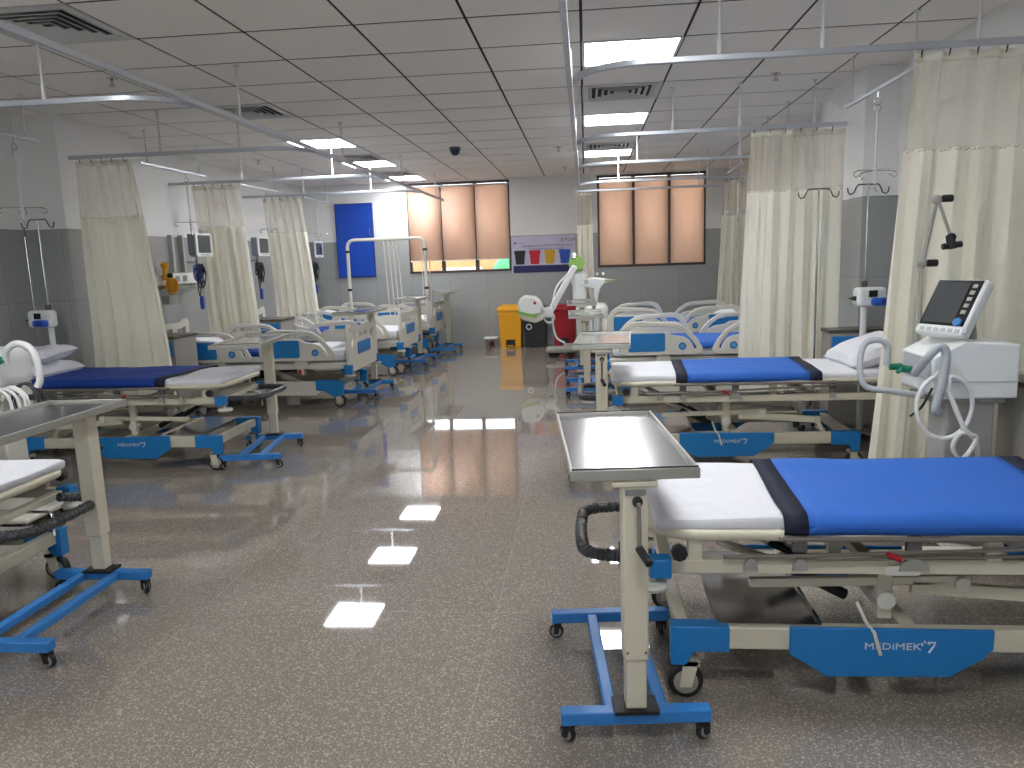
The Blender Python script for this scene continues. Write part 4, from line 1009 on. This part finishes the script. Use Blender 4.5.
# ------------------------------------------------------------------ wall monitors and service rails, left wall
def wall_monitor(label, x, y, z, cable, cname, rail=False):
    t = thing('patient_monitor', label, 'monitor', (x, y, z), -.05, 'wall mounted patient monitors'); t.scale = (.85, .85, .85)
    M = Matrix.Rotation(-.12, 4, 'Y')
    # facing the aisle (+x) and slightly towards the camera
    MB().box(-.10, .0, -.17, .17, -.12, .13).build('housing', mat('monitor_side', (120, 128, 140), .4), t, bevel=.01)
    MB().prism(rrect(-.18, .18, -.14, .14, .025), .0, .02, 'x').build('bezel', white, t, bevel=.004)
    MB().prism(rrect(-.14, .14, -.095, .115, .01), .019, .023, 'x').build('screen', screen, t)
    MB().box(.019, .024, -.1, .1, -.125, -.11).build('keys', hosegrey, t)
    m = MB(); m.tube([(-.1, .0, -.08), (-.1, 0, -.2), (-.25, .05, -.2)], .014, 8); m.box(-.14, -.05, -.05, .05, -.14, -.1)
    m.build('bracket', wheelgrey, t)
    c = thing('monitor_cables', cname, 'cables', (x-.08, y-.02, z-.30), .2, 'looped cables under the monitors')
    rg = random.Random(int(y*10)); 
    for q in range(3):
        m = MB(); pts = []
        for i in range(34):
            a = i*.62; pts.append((.02*math.sin(a*1.3+q)+q*.02, (.055+.02*q)*math.cos(a)+rg.uniform(-.01, .01), .02-q*.02+(.08+.02*q)*math.sin(a)+rg.uniform(-.01, .01)))
        m.tube(smooth_path(pts, 3), .006, 6); m.build('loop', cable if q < 2 else black, c)
    m = MB(); m.tube(smooth_path([(0,0,.15), (.01,.0,.05), (.02,.02,-.1), (.0,.03,-.24)], 5), .005, 6).tube(smooth_path([(0,0,.0), (.01,-.05,-.1), (.02,-.06,-.22)], 5), .005, 6)
    m.build('hanging_lead', black, c)
    MB().soft(.0, .04, -.01, .05, -.36, -.22, .015, (4, 4, 6)).build('probe', coilblue, c)
    return t
wall_monitor('nearest left wall monitor, beside the first left bay rail', -3.92, 7.80, 1.61, coilblue, 'blue looped cables under the nearest left monitor')
wall_monitor('middle left wall monitor, between two cream curtains', -4.02, 9.55, 1.62, black, 'black looped cables under the middle left monitor')
wall_monitor('farthest left wall monitor, beside the blue hatch', -4.02, 11.6, 1.60, black, 'black looped cables under the farthest left monitor')
sr = thing('service_rail', 'white wall service rail behind the nearest left monitor', 'service rail', (XL, 8.15, 1.24))
MB().box(0, .06, -.42, .42, -.03, .09).build('channel', white, sr, bevel=.006)
MB().box(.06, .08, -.4, .4, -.07, -.045).box(0, .07, -.38, -.36, -.08, -.03).box(0, .07, .36, .38, -.08, -.03).build('rail', chrome, sr)
for k in range(3): MB().box(.061, .066, -.2+k*.16, -.12+k*.16, .0, .06).build('outlet', wheelgrey, sr)
m = MB().box(0, .05, .2, .24, .1, .5).box(0, .05, -.02, .02, .1, .5)
m.build('wall_channel', mat('channel_grey', (176, 178, 176), .5), sr)
rg_ = thing('suction_regulator', 'yellow suction regulator with coiled tube on the left wall rail', 'regulator', (XL+.09, 7.86, 1.26))
MB().cyl((0,0,.0), (0,0,.13), .028, 14).sphere((0,0,.15), .04).build('gauge', yellow, rg_)
MB().tube([(.03,0,.05), (.07,0,.05)], .025, 12).build('black_knob', black, rg_)
MB().tube([(.03+.0015*i, .07*math.cos(i*.5), -.06+.08*math.sin(i*.5)) for i in range(46)], .009, 6).build('yellow_tube', yellow, rg_)
MB().box(-.02, .06, -.08, .08, -.25, -.16).build('basket', chrome, rg_)
for k, y in enumerate((9.2, 11.3)):
    sr2 = thing('service_rail', ['white wall service rail by the middle left monitor', 'white wall service rail by the farthest left monitor'][k], 'service rail', (XL, y, 1.24))
    MB().box(0, .06, -.4, .4, -.03, .09).build('channel', white, sr2, bevel=.006)
    MB().box(.06, .08, -.38, .38, -.07, -.045).build('rail', chrome, sr2)

# ------------------------------------------------------------------ bedside lockers
def locker(label, loc, rz):
    t = thing('bedside_locker', label, 'locker', loc, rz, 'blue and grey bedside lockers')
    MB().box(-.2, .2, -.2, .2, .06, .76).build('body', lockergrey, t, bevel=.004)
    MB().box(-.21, .21, -.21, .21, .76, .785).build('top', dgrey, t, bevel=.004)
    for s in (-1, 1):
        d = MB().box(-.19, .19, min(s*.2, s*.215), max(s*.2, s*.215), .60, .74).build('drawer', blue, t, bevel=.004)
        MB().bar((-.05, s*.225, .67), (.05, s*.225, .67), .01, .012).build('handle', chrome, d)
        d = MB().box(-.19, .19, min(s*.2, s*.215), max(s*.2, s*.215), .10, .58).build('door', lockergrey, t, bevel=.004)
        MB().bar((.13, s*.225, .32), (.13, s*.225, .42), .012, .01).build('handle', chrome, d)
    for x in (-.16, .16):
        for y in (-.16, .16): caster(t, x, y, .024, .06, .3, forkm=black)
    return t
locker('blue and grey locker behind the second right bed', (1.93, 5.80, 0), 0).scale = (1, .5, 1)
locker('blue and grey locker left of the nearest railed left bed', (-3.83, 6.72, 0), 0)
locker('blue and grey locker between the nearest and middle railed left beds', (-3.6, 8.60, 0), 0)
locker('blue and grey locker at the right edge behind the nearest bed', (2.0, 3.35, 0), 0)

# switch plates and small wall items
tag(MB().box(XR-.012, XR, 4.9, 5.3, 1.22, 1.30).build('socket_plate', white, bevel=.003), 'white socket strip on the right wall', 'socket')
